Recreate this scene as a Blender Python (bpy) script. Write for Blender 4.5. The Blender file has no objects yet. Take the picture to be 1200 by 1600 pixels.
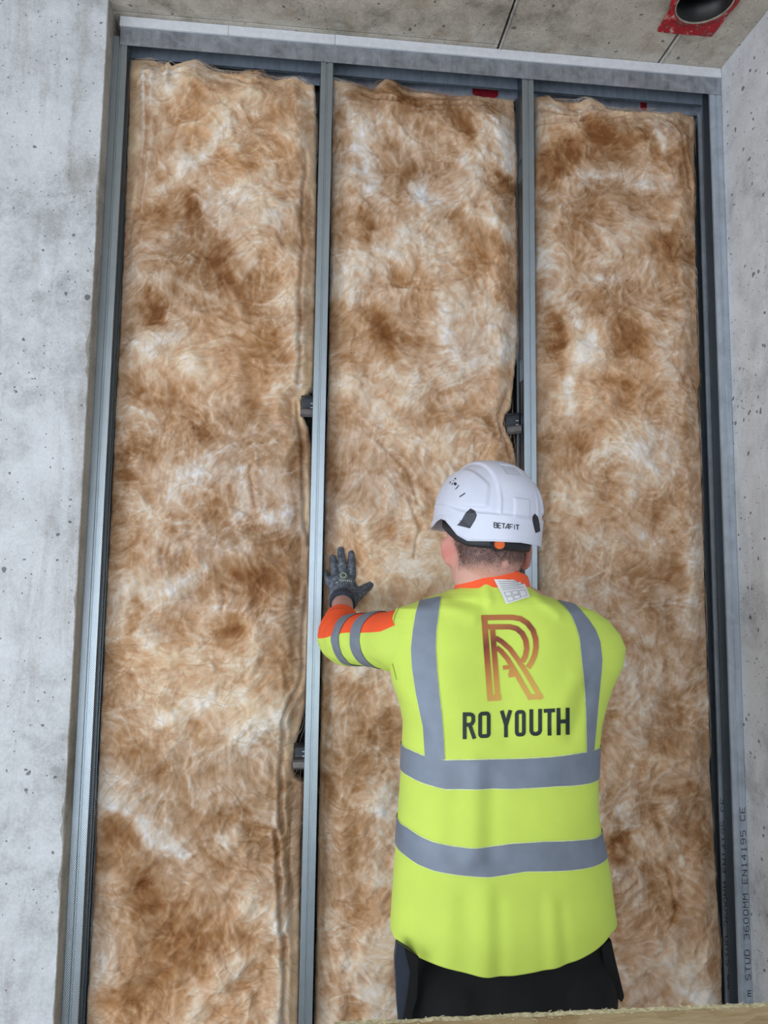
import bpy, bmesh, math, random
import numpy as np
from mathutils import Vector, Matrix
from mathutils.bvhtree import BVHTree

random.seed(7)
rng = np.random.default_rng(11)
SC = bpy.context.scene
COL = SC.collection

# ------------------------------------------------------------------ camera
CAM = np.array([-0.0362, -2.1036, 1.55])
YAW, PITCH, ROLL = 0.1039, 0.1031, 0.0129
FPX = 1200.0
fw = np.array([math.sin(YAW) * math.cos(PITCH), math.cos(YAW) * math.cos(PITCH), math.sin(PITCH)])
r0 = np.array([math.cos(YAW), -math.sin(YAW), 0.0])
u0 = np.cross(r0, fw)
RT = r0 * math.cos(ROLL) + u0 * math.sin(ROLL)
UP = u0 * math.cos(ROLL) - r0 * math.sin(ROLL)
cd = bpy.data.cameras.new('camera')
cam = bpy.data.objects.new('camera', cd)
COL.objects.link(cam)
cam.matrix_world = Matrix(((RT[0], UP[0], -fw[0], CAM[0]), (RT[1], UP[1], -fw[1], CAM[1]),
                           (RT[2], UP[2], -fw[2], CAM[2]), (0, 0, 0, 1)))
cd.sensor_fit = 'VERTICAL'
cd.sensor_height = 24.0
cd.lens = 24.0 * FPX / 1600.0
cd.clip_start = 0.02
SC.camera = cam

# ------------------------------------------------------------------ world, lights, exposure
world = bpy.data.worlds.new('world')
SC.world = world
world.use_nodes = True
wn = world.node_tree
bgn = wn.nodes['Background']
tcw = wn.nodes.new('ShaderNodeTexCoord')
sepw = wn.nodes.new('ShaderNodeSeparateXYZ')
rampw = wn.nodes.new('ShaderNodeValToRGB')
rampw.color_ramp.elements[0].position = 0.45
rampw.color_ramp.elements[0].color = (0.62, 0.64, 0.68, 1)
rampw.color_ramp.elements[1].position = 0.75
rampw.color_ramp.elements[1].color = (0.86, 0.93, 1.0, 1)
mpw = wn.nodes.new('ShaderNodeMapRange')
mpw.inputs['From Min'].default_value = -1
wn.links.new(tcw.outputs['Generated'], sepw.inputs[0])
wn.links.new(sepw.outputs['Z'], mpw.inputs['Value'])
wn.links.new(mpw.outputs['Result'], rampw.inputs['Fac'])
wn.links.new(rampw.outputs['Color'], bgn.inputs['Color'])
bgn.inputs['Strength'].default_value = 1.25


def area(name, loc, target, sx, sy, power, color):
    l = bpy.data.lights.new(name, 'AREA')
    l.shape = 'RECTANGLE'
    l.size, l.size_y, l.energy, l.color = sx, sy, power, color
    o = bpy.data.objects.new(name, l)
    COL.objects.link(o)
    o.location = loc
    o.rotation_euler = (Vector(target) - Vector(loc)).to_track_quat('-Z', 'Y').to_euler()
    return o


# daylight through the open facade behind and to the left of the photographer
area('daylight_opening', (-1.2, -4.7, 1.0), (0.3, 0, 0.9), 4.4, 1.8, 62, (0.86, 0.93, 1.0))
area('daylight_side_opening', (-3.6, -2.6, 0.9), (1.0, -0.4, 0.8), 2.8, 1.7, 62, (0.84, 0.92, 1.0))

SC.view_settings.view_transform = 'Standard'
SC.view_settings.look = 'None'
SC.view_settings.gamma = 1
SC.view_settings.use_curve_mapping = False
SC.view_settings.exposure = 0.15


# ------------------------------------------------------------------ measuring helpers
def ray(px, py):
    d = fw + RT * (px - 600) / FPX - UP * (py - 800) / FPX
    return d


def at(px, py, Y):
    d = ray(px, py)
    return CAM + d * ((Y - CAM[1]) / d[1])


# ------------------------------------------------------------------ noise
def vnoise(x, z, scale, seed):
    g = np.random.default_rng(seed).random((256, 256))
    u = x / scale + 37.3
    v = z / scale + 11.7
    i = np.floor(u).astype(int)
    j = np.floor(v).astype(int)
    a = u - i
    b = v - j
    a = a * a * (3 - 2 * a)
    b = b * b * (3 - 2 * b)
    i0, i1, j0, j1 = i % 256, (i + 1) % 256, j % 256, (j + 1) % 256
    return (g[i0, j0] * (1 - a) + g[i1, j0] * a) * (1 - b) + (g[i0, j1] * (1 - a) + g[i1, j1] * a) * b - 0.5


def fbm(x, z, scale, seed, octv=4, gain=0.5):
    s = 0
    a = 1.0
    for k in range(octv):
        s = s + a * vnoise(x, z, scale / 2 ** k, seed + k * 13)
        a *= gain
    return s


# ------------------------------------------------------------------ object helpers
def link(name, me, mats=None, parent=None, smooth=False):
    o = bpy.data.objects.new(name, me)
    COL.objects.link(o)
    if mats is not None:
        for m in (mats if isinstance(mats, (list, tuple)) else [mats]):
            if m.name not in [q.name for q in me.materials if q]:
                me.materials.append(m)
    if parent is not None:
        o.parent = parent
        o.matrix_parent_inverse = parent.matrix_world.inverted() if False else Matrix.Translation(-parent.location)
    if smooth:
        me.polygons.foreach_set('use_smooth', [True] * len(me.polygons))
    return o


def obj_py(name, vs, fs, mats, parent=None, smooth=False):
    me = bpy.data.meshes.new(name)
    me.from_pydata([tuple(v) for v in vs], [], [tuple(f) for f in fs])
    me.update()
    return link(name, me, mats, parent, smooth)


def obj_bm(name, bm, mats, parent=None, smooth=False):
    me = bpy.data.meshes.new(name)
    bm.normal_update()
    bm.to_mesh(me)
    bm.free()
    return link(name, me, mats, parent, smooth)


def empty(name, loc, label, cat, group=None):
    o = bpy.data.objects.new(name, None)
    o.empty_display_size = 0.05
    COL.objects.link(o)
    o.location = loc
    tag(o, label, cat, group)
    return o


def tag(o, label, cat, group=None):
    o['label'] = label
    o['category'] = cat
    if group:
        o['group'] = group
    return o


def structure(o, label, cat):
    tag(o, label, cat)
    o['kind'] = 'structure'
    return o


def bx(bm, x0, x1, y0, y1, z0, z1):
    vs = [bm.verts.new(p) for p in ((x0, y0, z0), (x1, y0, z0), (x1, y1, z0), (x0, y1, z0),
                                    (x0, y0, z1), (x1, y0, z1), (x1, y1, z1), (x0, y1, z1))]
    for f in ((0, 3, 2, 1), (4, 5, 6, 7), (0, 1, 5, 4), (1, 2, 6, 5), (2, 3, 7, 6), (3, 0, 4, 7)):
        bm.faces.new([vs[i] for i in f])
    return vs


def box_obj(name, dims, mat, parent=None, bevel=0.0):
    bm = bmesh.new()
    bx(bm, *dims)
    if bevel:
        bmesh.ops.bevel(bm, geom=bm.edges[:], offset=bevel, segments=2, affect='EDGES')
    return obj_bm(name, bm, mat, parent)


def grid_faces(nu, nv, wrap_u=False, off=0):
    """vertices index = v*nu + u"""
    U = nu if wrap_u else nu - 1
    a = np.arange(nv - 1)[:, None] * nu
    b = np.arange(U)[None, :]
    i00 = (a + b).ravel()
    i10 = (a + (b + 1) % nu).ravel()
    return np.stack([i00, i10, i10 + nu, i00 + nu], 1) + off


def fast_mesh(name, V, F):
    me = bpy.data.meshes.new(name)
    V = np.asarray(V, dtype=np.float32)
    F = np.asarray(F, dtype=np.int32)
    n, k = F.shape
    me.vertices.add(len(V))
    me.vertices.foreach_set('co', V.ravel())
    me.loops.add(n * k)
    me.loops.foreach_set('vertex_index', F.ravel())
    me.polygons.add(n)
    me.polygons.foreach_set('loop_start', np.arange(0, n * k, k, dtype=np.int32))
    me.update(calc_edges=True)
    return me


def set_color(me, C, name='Col'):
    a = me.color_attributes.new(name, 'FLOAT_COLOR', 'POINT')
    C = np.concatenate([C, np.ones((len(C), 1))], 1) if C.shape[1] == 3 else C
    a.data.foreach_set('color', C.astype(np.float32).ravel())


# ------------------------------------------------------------------ materials
def s2l(c):
    c = np.asarray(c, float) / 255.0
    return np.where(c <= 0.04045, c / 12.92, ((c + 0.055) / 1.055) ** 2.4)


def rgba(c):
    return tuple(s2l(c)) + (1,)


class NT:
    def __init__(self, name):
        self.m = bpy.data.materials.new(name)
        self.m.use_nodes = True
        self.t = self.m.node_tree
        self.b = self.t.nodes['Principled BSDF']

    def n(self, kind, **kw):
        nd = self.t.nodes.new('ShaderNode' + kind)
        for k, v in kw.items():
            if hasattr(nd, k) and not k[0].isupper():
                setattr(nd, k, v)
            else:
                nd.inputs[k].default_value = v
        return nd

    def l(self, a, b):
        self.t.links.new(a, b)

    def coord(self, scale=(1, 1, 1), rot=(0, 0, 0)):
        tc = self.n('TexCoord')
        mp = self.n('Mapping')
        mp.inputs['Scale'].default_value = scale
        mp.inputs['Rotation'].default_value = rot
        self.l(tc.outputs['Object'], mp.inputs['Vector'])
        return mp.outputs['Vector']

    def noise(self, vec, scale, detail=5, rough=0.6, dist=0.0):
        nd = self.n('TexNoise')
        nd.inputs['Scale'].default_value = scale
        nd.inputs['Detail'].default_value = detail
        nd.inputs['Roughness'].default_value = rough
        nd.inputs['Distortion'].default_value = dist
        self.l(vec, nd.inputs['Vector'])
        return nd.outputs['Fac']

    def ramp(self, fac, stops):
        r = self.n('ValToRGB')
        el = r.color_ramp.elements
        while len(el) < len(stops):
            el.new(0.5)
        for e, (p, c) in zip(el, stops):
            e.position = p
            e.color = c if len(c) == 4 else rgba(c)
        self.l(fac, r.inputs['Fac'])
        return r.outputs['Color']

    def mix(self, fac, a, b, mode='MIX'):
        m = self.n('MixRGB', blend_type=mode)
        for s, v in ((m.inputs[0], fac), (m.inputs[1], a), (m.inputs[2], b)):
            if isinstance(v, (int, float)):
                s.default_value = v
            elif isinstance(v, tuple):
                s.default_value = v
            else:
                self.l(v, s)
        return m.outputs[0]

    def bump(self, h, strength=0.3, dist=0.002):
        b = self.n('Bump')
        b.inputs['Strength'].default_value = strength
        b.inputs['Distance'].default_value = dist
        self.l(h, b.inputs['Height'])
        self.l(b.outputs['Normal'], self.b.inputs['Normal'])

    def set(self, **kw):
        for k, v in kw.items():
            k = k.replace('_', ' ')
            if isinstance(v, (int, float, tuple)):
                self.b.inputs[k].default_value = v
            else:
                self.l(v, self.b.inputs[k])
        return self.m


def plain(name, c, rough=0.6, metal=0.0, noise_amt=0.08, nscale=60, bump=0.0, bdist=0.001):
    t = NT(name)
    v = t.coord()
    f = t.noise(v, nscale, 4)
    lo = tuple(np.clip(np.array(c) * (1 - noise_amt), 0, 255))
    hi = tuple(np.clip(np.array(c) * (1 + noise_amt), 0, 255))
    t.set(Base_Color=t.ramp(f, [(0.3, lo), (0.7, hi)]), Roughness=rough, Metallic=metal)
    if bump:
        t.bump(f, bump, bdist)
    return t.m


def concrete(name, light, mid, dark, pits=True, stain=(120, 108, 92), stain_amt=0.35, gain=1.0):
    t = NT(name)
    v = t.coord()
    big = t.noise(v, 2.2, 6, 0.62, 0.4)
    medium = t.noise(v, 11, 6, 0.7, 0.3)
    streak = t.noise(t.coord((9, 9, 1.1)), 1.6, 5, 0.6, 0.5)
    fine = t.noise(v, 160, 4, 0.7)
    c = t.ramp(medium, [(0.33, dark), (0.5, mid), (0.68, light)])
    c = t.mix(t.ramp(big, [(0.45, (0, 0, 0)), (0.68, (255, 255, 255))]), c, rgba(light), 'MIX')
    st = t.ramp(streak, [(0.52, (0, 0, 0)), (0.75, (255, 255, 255))])
    stf = t.n('Math', operation='MULTIPLY')
    t.l(st, stf.inputs[0])
    stf.inputs[1].default_value = stain_amt
    c = t.mix(stf.outputs[0], c, rgba(stain), 'MIX')
    c = t.mix(0.22, c, t.ramp(fine, [(0.3, (70, 70, 72)), (0.7, (245, 245, 248))]), 'OVERLAY')
    h = fine
    if pits:
        for sc, th, keep in ((26, 0.12, 0.52), (60, 0.13, 0.55), (12, 0.085, 0.5)):
            vo = t.n('TexVoronoi')
            vo.inputs['Scale'].default_value = sc
            # wobble the cells so that the pits are irregular
            nz = t.n('TexNoise')
            nz.inputs['Scale'].default_value = sc * 2.5
            t.l(v, nz.inputs['Vector'])
            vm = t.n('VectorMath', operation='MULTIPLY_ADD')
            t.l(nz.outputs['Color'], vm.inputs[0])
            vm.inputs[1].default_value = (0.35 / sc,) * 3
            t.l(v, vm.inputs[2])
            t.l(vm.outputs[0], vo.inputs['Vector'])
            lt = t.n('Math', operation='LESS_THAN')
            t.l(vo.outputs['Distance'], lt.inputs[0])
            lt.inputs[1].default_value = th
            sep = t.n('SeparateColor')
            t.l(vo.outputs['Color'], sep.inputs[0])
            gt = t.n('Math', operation='GREATER_THAN')
            t.l(sep.outputs[0], gt.inputs[0])
            gt.inputs[1].default_value = keep
            mu = t.n('Math', operation='MULTIPLY')
            t.l(lt.outputs[0], mu.inputs[0])
            t.l(gt.outputs[0], mu.inputs[1])
            m2 = t.n('Math', operation='MULTIPLY')
            t.l(mu.outputs[0], m2.inputs[0])
            m2.inputs[1].default_value = 0.75
            c = t.mix(m2.outputs[0], c, rgba((72, 74, 78)))
    t.set(Base_Color=c, Roughness=0.85)
    t.bump(t.mix(0.5, fine, medium), 0.35, 0.004)
    return t.m


def galvanised(name, base, knurl=False, blotch=0.25, metal=0.92, rough=0.33):
    t = NT(name)
    v = t.coord()
    sp = t.noise(v, 22, 5, 0.65, 0.6)
    sp2 = t.noise(t.coord((30, 30, 2)), 3, 4)
    b = np.array(base, float)
    c = t.ramp(sp, [(0.3, tuple(b * (1 - blotch))), (0.5, tuple(b)), (0.72, tuple(np.clip(b * (1 + blotch * 0.8), 0, 255)))])
    c = t.mix(0.25, c, t.ramp(sp2, [(0.3, tuple(b * 0.75)), (0.7, tuple(np.clip(b * 1.2, 0, 255)))]))
    if knurl:
        w1 = t.n('TexWave', wave_type='BANDS', bands_direction='X', wave_profile='SIN')
        w1.inputs['Scale'].default_value = 85
        t.l(t.coord((1, 1, 1), (0, math.radians(38), 0)), w1.inputs['Vector'])
        w2 = t.n('TexWave', wave_type='BANDS', bands_direction='X', wave_profile='SIN')
        w2.inputs['Scale'].default_value = 85
        t.l(t.coord((1, 1, 1), (0, math.radians(-52), 0)), w2.inputs['Vector'])
        w = t.mix(0.3, w1.outputs['Fac'], w2.outputs['Fac'])
        c = t.mix(0.55, c, t.ramp(w, [(0.25, tuple(b * 0.55)), (0.75, tuple(np.clip(b * 1.35, 0, 255)))]))
        t.bump(w, 0.5, 0.0007)
    else:
        t.bump(sp, 0.08, 0.001)
    t.set(Base_Color=c, Roughness=rough, Metallic=metal)
    return t.m


def fabric(name, c, rough=0.8, weave=900, amt=0.05, sheen=0.1):
    t = NT(name)
    v = t.coord()
    f = t.noise(v, weave, 2)
    g = t.noise(v, 9, 4)
    b = np.array(c, float)
    cc = t.ramp(g, [(0.3, tuple(np.clip(b * (1 - amt), 0, 255))), (0.7, tuple(np.clip(b * (1 + amt), 0, 255)))])
    t.set(Base_Color=cc, Roughness=rough)
    t.b.inputs['Sheen Weight'].default_value = sheen
    t.bump(f, 0.15, 0.0006)
    return t.m


M = {}
M['concrete_column'] = concrete('concrete_column', (216, 219, 224), (194, 197, 200), (164, 166, 167), stain_amt=0.5)
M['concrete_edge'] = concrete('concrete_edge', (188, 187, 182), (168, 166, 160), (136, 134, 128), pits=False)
M['concrete_right'] = concrete('concrete_right', (222, 225, 230), (204, 207, 212), (178, 180, 183), stain_amt=0.25)
M['concrete_ceiling'] = concrete('concrete_ceiling', (204, 198, 186), (180, 174, 162), (142, 137, 127), stain=(140, 112, 78), stain_amt=0.45)
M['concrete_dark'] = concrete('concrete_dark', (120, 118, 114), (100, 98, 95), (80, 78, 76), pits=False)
M['concrete_floor'] = concrete('concrete_floor', (170, 168, 164), (150, 148, 144), (128, 126, 122), pits=False)
M['stud'] = galvanised('stud_steel', (172, 184, 198), knurl=True, blotch=0.07)
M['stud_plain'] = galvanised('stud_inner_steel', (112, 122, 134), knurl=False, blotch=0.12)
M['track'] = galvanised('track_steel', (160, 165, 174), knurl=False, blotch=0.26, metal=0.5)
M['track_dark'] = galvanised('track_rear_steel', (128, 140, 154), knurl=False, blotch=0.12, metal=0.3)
M['stud_face'] = galvanised('stud_face_steel', (176, 186, 198), knurl=False, blotch=0.10, metal=0.35)
M['track_lit'] = galvanised('track_lit_steel', (176, 186, 202), knurl=False, blotch=0.2, metal=0.1)  # paler copy of the track steel; glimmer on the shadowed rear flange as colour
M['strip'] = plain('white_strip_board', (222, 224, 230), 0.8, noise_amt=0.03)
M['black_steel'] = plain('black_bracket_steel', (62, 66, 72), 0.4, 0.5)
M['steel_grey_tab'] = plain('grey_bracket_steel', (112, 108, 108), 0.5, 0.4)
M['slot'] = plain('bright_slot_edge', (215, 218, 220), 0.4, 0.3)
M['ink'] = plain('printed_ink', (38, 42, 50), 0.7)
M['pipe_black'] = plain('black_pipe_plastic', (20, 20, 22), 0.4)
M['plug'] = plain('grey_plug', (150, 142, 130), 0.9, noise_amt=0.2, nscale=40)
t = NT('red_sleeve_paint')
v = t.coord()
c = t.ramp(t.noise(v, 34, 6, 0.7, 0.5), [(0.36, (128, 120, 112)), (0.43, (150, 26, 34)), (0.56, (186, 24, 38)), (0.63, (196, 160, 156))])
M['red_paint'] = t.set(Base_Color=c, Roughness=0.6)


# ------------------------------------------------------------------ setting
ZT = 3.172       # ceiling
XL, XR = -0.6085, 1.2125

# left column with a ragged front arris
def ragged_column():
    n = 330
    zs = np.linspace(0, ZT + 0.02, n)
    V, F = [], []
    y0 = -0.06
    for i, z in enumerate(zs):
        chip = 0.0018 + 0.0045 * abs(fbm(np.array([z]), np.array([0.3]), 0.05, 5)[0])
        for zc, w, a in ((1.0, 0.02, 0.006), (0.955, 0.012, 0.007), (2.18, 0.03, 0.008), (2.12, 0.012, 0.007), (1.52, 0.015, 0.005),
                         (0.83, 0.03, 0.005), (2.62, 0.05, 0.004)):
            chip += a * math.exp(-((z - zc) / w) ** 2)
        V += [(-5.0, y0, z), (XL - chip * 1.1, y0, z), (XL - chip * 0.35, y0 + chip * 0.3, z), (XL, y0 + chip * 1.0, z), (XL, 0.35, z), (-5.0, 0.35, z)]
    for i in range(n - 1):
        a = i * 6
        b = a + 6
        for k in range(5):
            F.append((a + k, a + k + 1, b + k + 1, b + k))
    F.append((5, 4, 3, 2, 1, 0))
    e = (n - 1) * 6
    F.append(tuple(e + k for k in range(6)))
    me = bpy.data.meshes.new('wall_left')
    me.from_pydata(V, [], F)
    me.materials.append(M['concrete_column'])
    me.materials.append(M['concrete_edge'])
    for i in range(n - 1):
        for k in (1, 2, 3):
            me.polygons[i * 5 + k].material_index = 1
    o = bpy.data.objects.new('wall_left', me)
    COL.objects.link(o)
    return structure(o, 'pale pitted concrete wall face left of the steel frame', 'wall')


ragged_column()
o = box_obj('wall_right', (XR + 0.001, XR + 0.25, -6.0, 0.35, 0, ZT + 0.02), M['concrete_right'])
structure(o, 'grey speckled concrete side wall right of the steel frame', 'wall')
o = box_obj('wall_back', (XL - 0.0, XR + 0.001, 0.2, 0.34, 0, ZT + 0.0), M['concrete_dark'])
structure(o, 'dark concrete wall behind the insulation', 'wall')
o = box_obj('floor', (-5.0, XR + 0.25, -6.5, 0.35, -0.2, 0.0), M['concrete_floor'])
structure(o, 'grey concrete floor slab', 'floor')

# ceiling: soffit slab with board-marked panels separated by recessed joints
ceil = box_obj('ceiling', (-5.0, XR + 0.25, -6.5, 0.35, ZT + 0.16, ZT + 0.34), M['concrete_ceiling'])
structure(ceil, 'raw concrete ceiling soffit with formwork joints', 'ceiling')


def slab_panel(x0, x1, y0, y1, dz=0.0):
    bm = bmesh.new()
    bx(bm, x0, x1, y0, y1, ZT + dz, ZT + 0.162)
    bmesh.ops.bevel(bm, geom=[e for e in bm.edges if all(v.co.z < ZT + 0.05 for v in e.verts)], offset=0.0015, segments=1, affect='EDGES')
    return obj_bm('slab_panel', bm, M['concrete_ceiling'], ceil)


J = 0.0035
HX0, HX1, HY0, HY1 = 0.944, 1.096, -0.337, -0.183   # hole for the pipe sleeve
slab_panel(-5, -2.0 - J, -6.5, 0.35)
slab_panel(-2.0 + J, -0.72 - J, -6.5, 0.35)
slab_panel(-0.72 + J, 0.5085 - J, -6.5, -2.3)
slab_panel(-0.72 + J, 0.5085 - J, -2.29, -0.02)
slab_panel(-0.72 + J, 0.5085 - J, -0.0165, 0.35, 0.0004)
slab_panel(0.5085 + J, HX0, -6.5, 0.35, 0.0006)
slab_panel(HX0 + 0.0002, 1.0125 - J, HY1, 0.35, 0.0006)
slab_panel(1.0125 + J, HX1 - 0.0002, HY1, 0.35)
slab_panel(HX0 + 0.0002, HX1 - 0.0002, -6.5, HY0, 0.0003)
slab_panel(HX1, XR + 0.25, -6.5, 0.35)
# raised mortar lines left along the formwork joints
for jx, ya, yb in ((0.5085, -1.6, 0.0), (1.0125, -0.13, 0.0)):
    V, F = [], []
    n = 90
    for i in range(n):
        y = ya + (yb - ya) * i / (n - 1)
        w = 0.004 + 0.003 * vnoise(np.array([y]), np.array([jx]), 0.02, 3)[0]
        h = 0.0035 + 0.003 * vnoise(np.array([y]), np.array([jx]), 0.012, 9)[0]
        xo = jx + 0.006 + 0.002 * vnoise(np.array([y]), np.array([jx]), 0.05, 19)[0]
        V += [(xo - w, y, ZT + 0.001), (xo, y, ZT - h), (xo + w, y, ZT + 0.001)]
    for i in range(n - 1):
        a = i * 3
        F += [(a, a + 1, a + 4, a + 3), (a + 1, a + 2, a + 5, a + 4)]
    obj_py('mortar_ridge', V, F, M['concrete_edge'], ceil)

# ------------------------------------------------------------------ pipe sleeve in the ceiling
sl = empty('pipe_sleeve', (1.02, -0.26, ZT), 'round black duct opening with red painted square collar in the ceiling corner', 'pipe')
cx, cy, rr = 1.02, -0.26, 0.0755
nseg = 72
V, F = [], []
px0, px1, py0, py1 = 0.942, 1.112, -0.385, -0.131
for k in range(nseg):
    a = 2 * math.pi * k / nseg
    ca, sa = math.cos(a), math.sin(a)
    tt = min((px1 - cx) / ca if ca > 1e-6 else (px0 - cx) / ca if ca < -1e-6 else 9,
             (py1 - cy) / sa if sa > 1e-6 else (py0 - cy) / sa if sa < -1e-6 else 9)
    jit = 1 + 0.02 * (random.random() - 0.5)
    V += [(cx + rr * ca, cy + rr * sa, ZT - 0.006), (cx + tt * ca * jit, cy + tt * sa * jit, ZT - 0.004), (cx + tt * ca * jit, cy + tt * sa * jit, ZT + 0.001)]
for k in range(nseg):
    a, b = k * 3, ((k + 1) % nseg) * 3
    F += [(a, b, b + 1, a + 1), (a + 1, b + 1, b + 2, a + 2)]
obj_py('flange_plate', V, F, M['red_paint'], sl)


def ring_tube(bm_name, cx, cy, r_out, r_in, z0, z1, mat, parent, n=64):
    V, F = [], []
    for k in range(n):
        a = 2 * math.pi * k / n
        for r, z in ((r_out, z0), (r_out, z1), (r_in, z1), (r_in, z0)):
            V.append((cx + r * math.cos(a), cy + r * math.sin(a), z))
    for k in range(n):
        a, b = k * 4, ((k + 1) % n) * 4
        for j in range(4):
            F.append((a + j, a + (j + 1) % 4, b + (j + 1) % 4, b + j))
    return obj_py(bm_name, V, F, mat, parent, True)


o = ring_tube('collar_ring', cx, cy, rr + 0.016, rr - 0.001, ZT - 0.010, ZT - 0.004, M['red_paint'], sl)
o = ring_tube('rim', cx, cy, rr + 0.0015, rr - 0.0015, ZT - 0.013, ZT + 0.01, M['plug'], sl)
o = ring_tube('pipe_wall', cx, cy, rr - 0.0005, rr - 0.003, ZT - 0.009, ZT + 0.158, M['pipe_black'], sl)
o = ring_tube('end_cap', cx, cy, rr - 0.003, 0.0005, ZT + 0.150, ZT + 0.158, M['pipe_black'], sl)
bm = bmesh.new()
bmesh.ops.create_icosphere(bm, subdivisions=3, radius=0.042)
for v in bm.verts:
    v.co *= 1 + 0.18 * float(fbm(np.array([v.co.x * 1.0]), np.array([v.co.z + v.co.y]), 0.03, 41)[0])
    v.co = Vector((v.co.x + cx + 0.002, v.co.y + cy - 0.03, v.co.z * 0.5 + ZT + 0.03))
obj_bm('cement_lump', bm, M['plug'], sl, True)

# ------------------------------------------------------------------ steel frame
TH = 0.0007


def offset_profile(P, t):
    P = np.array(P, float)
    n = len(P)
    out = []
    for i in range(n):
        if i == 0:
            d = P[1] - P[0]
            d /= np.linalg.norm(d)
            nrm = np.array([-d[1], d[0]])
            out.append(P[0] + nrm * t)
        elif i == n - 1:
            d = P[-1] - P[-2]
            d /= np.linalg.norm(d)
            out.append(P[-1] + np.array([-d[1], d[0]]) * t)
        else:
            a = P[i] - P[i - 1]
            b = P[i + 1] - P[i]
            a /= np.linalg.norm(a)
            b /= np.linalg.norm(b)
            na, nb = np.array([-a[1], a[0]]), np.array([-b[1], b[0]])
            m = na + nb
            m /= np.linalg.norm(m)
            out.append(P[i] + m * t / max(0.3, m @ na))
    return np.vstack([P, np.array(out)[::-1]])


def extrude(bm, prof, a0, a1, mapf, segs=1):
    """prof: open polyline in 2D; mapf(p, a) -> xyz"""
    Q = offset_profile(prof, TH)
    n = len(Q)
    h = n // 2
    rows = []
    for s in range(segs + 1):
        a = a0 + (a1 - a0) * s / segs
        rows.append([bm.verts.new(mapf(q, a)) for q in Q])
    for s in range(segs):
        for k in range(n):
            bm.faces.new((rows[s][k], rows[s][(k + 1) % n], rows[s + 1][(k + 1) % n], rows[s + 1][k]))
    for row in (rows[0], rows[-1]):
        for k in range(h - 1):
            bm.faces.new((row[k], row[k + 1], row[n - 2 - k], row[n - 1 - k]))


W2 = 0.0175
FACE = [(-W2, 0.0), (-0.0032, 0.0), (-0.0018, 0.0026), (0.0018, 0.0026), (0.0032, 0.0), (W2, 0.0)]


def stud(name, X, Y, z0, z1, side, label, holes=(), mat='stud', lean=0.0, w=1.0, group='galvanised studs of the partition frame'):
    """side=-1: web on the left, side=+1: web on the right."""
    root = empty(name, (X, Y, z0), label, 'metal stud', group)
    s = -side
    zm = 0.5 * (z0 + z1)

    def mp(q, a):
        return (X + s * q[0] * w + lean * (a - zm), Y + q[1], a)
    # front flange, rear flange with lips, and web as separate bent plates
    bm = bmesh.new()
    extrude(bm, [(-W2, 0.0)] + FACE[1:] + [(W2, 0.007)], z0, z1, mp, 24)
    f = obj_bm('front_flange', bm, M[mat], root)
    bm = bmesh.new()
    extrude(bm, [(-W2, 0.05), (W2 - 0.001, 0.05), (W2 - 0.001, 0.043)], z0, z1, mp, 4)
    obj_bm('rear_flange', bm, M['stud'], root)
    bm = bmesh.new()
    cuts = [z0] + [c for h in holes for c in (h - 0.033, h + 0.033)] + [z1]
    for i in range(len(cuts) - 1):
        if i % 2 == 0:
            extrude(bm, [(-W2, 0.001), (-W2, 0.022), (-W2 + 0.002, 0.025), (-W2, 0.028), (-W2, 0.049)], cuts[i], cuts[i + 1], mp, 2)
        else:
            extrude(bm, [(-W2, 0.001), (-W2, 0.006)], cuts[i], cuts[i + 1], mp, 1)
            extrude(bm, [(-W2, 0.044), (-W2, 0.049)], cuts[i], cuts[i + 1], mp, 1)
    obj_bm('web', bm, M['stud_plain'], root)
    return root


ZF, ZS = 3.138, 3.085        # top of the track, lower edge of its flange
TKD = 0.052
SL = stud('metal_stud', XL + 0.0005 + W2 * 1.13, 0.001, 0.003, ZF - 0.026, -1,
          'grey steel stud against the left concrete wall, front frame', w=1.12)
S1 = stud('metal_stud', -0.002, 0.001, 0.003, ZF - 0.004, -1,
          'bright galvanised stud between the left and middle insulation bays', lean=0.0008)
h1 = at(814.5, 266, 0.02)[2]
h2 = at(816.5, 577, 0.02)[2]
S2 = stud('metal_stud', 0.6005, 0.001, 0.003, ZF - 0.004, -1,
          'galvanised stud with slots running down behind the white helmet', holes=sorted([h2, h1, 1.25, 0.65]))
S3 = stud('metal_stud', XR - 0.0005 - W2 * 1.05, 0.001, 0.003, ZF - 0.004, 1,
          'steel stud with printed lettering against the right concrete wall, front frame', w=1.05, mat='stud_face')
YR = 0.072
stud('metal_stud', XL + 0.0005 + W2 * 1.1, YR, 0.003, 3.07, -1, 'dark rear-frame stud just behind the leftmost front stud', w=1.1)
stud('metal_stud', -0.002, YR, 0.003, 3.07, -1, 'rear-frame stud hidden behind the stud left of the worker')
stud('metal_stud', 0.6005, YR, 0.003, 3.07, -1, 'rear-frame stud behind the slotted stud at the helmet')
R3 = stud('metal_stud', XR - 0.0005 - W2 * 1.05, YR, 0.003, 3.07, 1,
          'inner rear-frame stud with faint lettering beside the right insulation bay', w=1.05, mat='stud_face')

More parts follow.
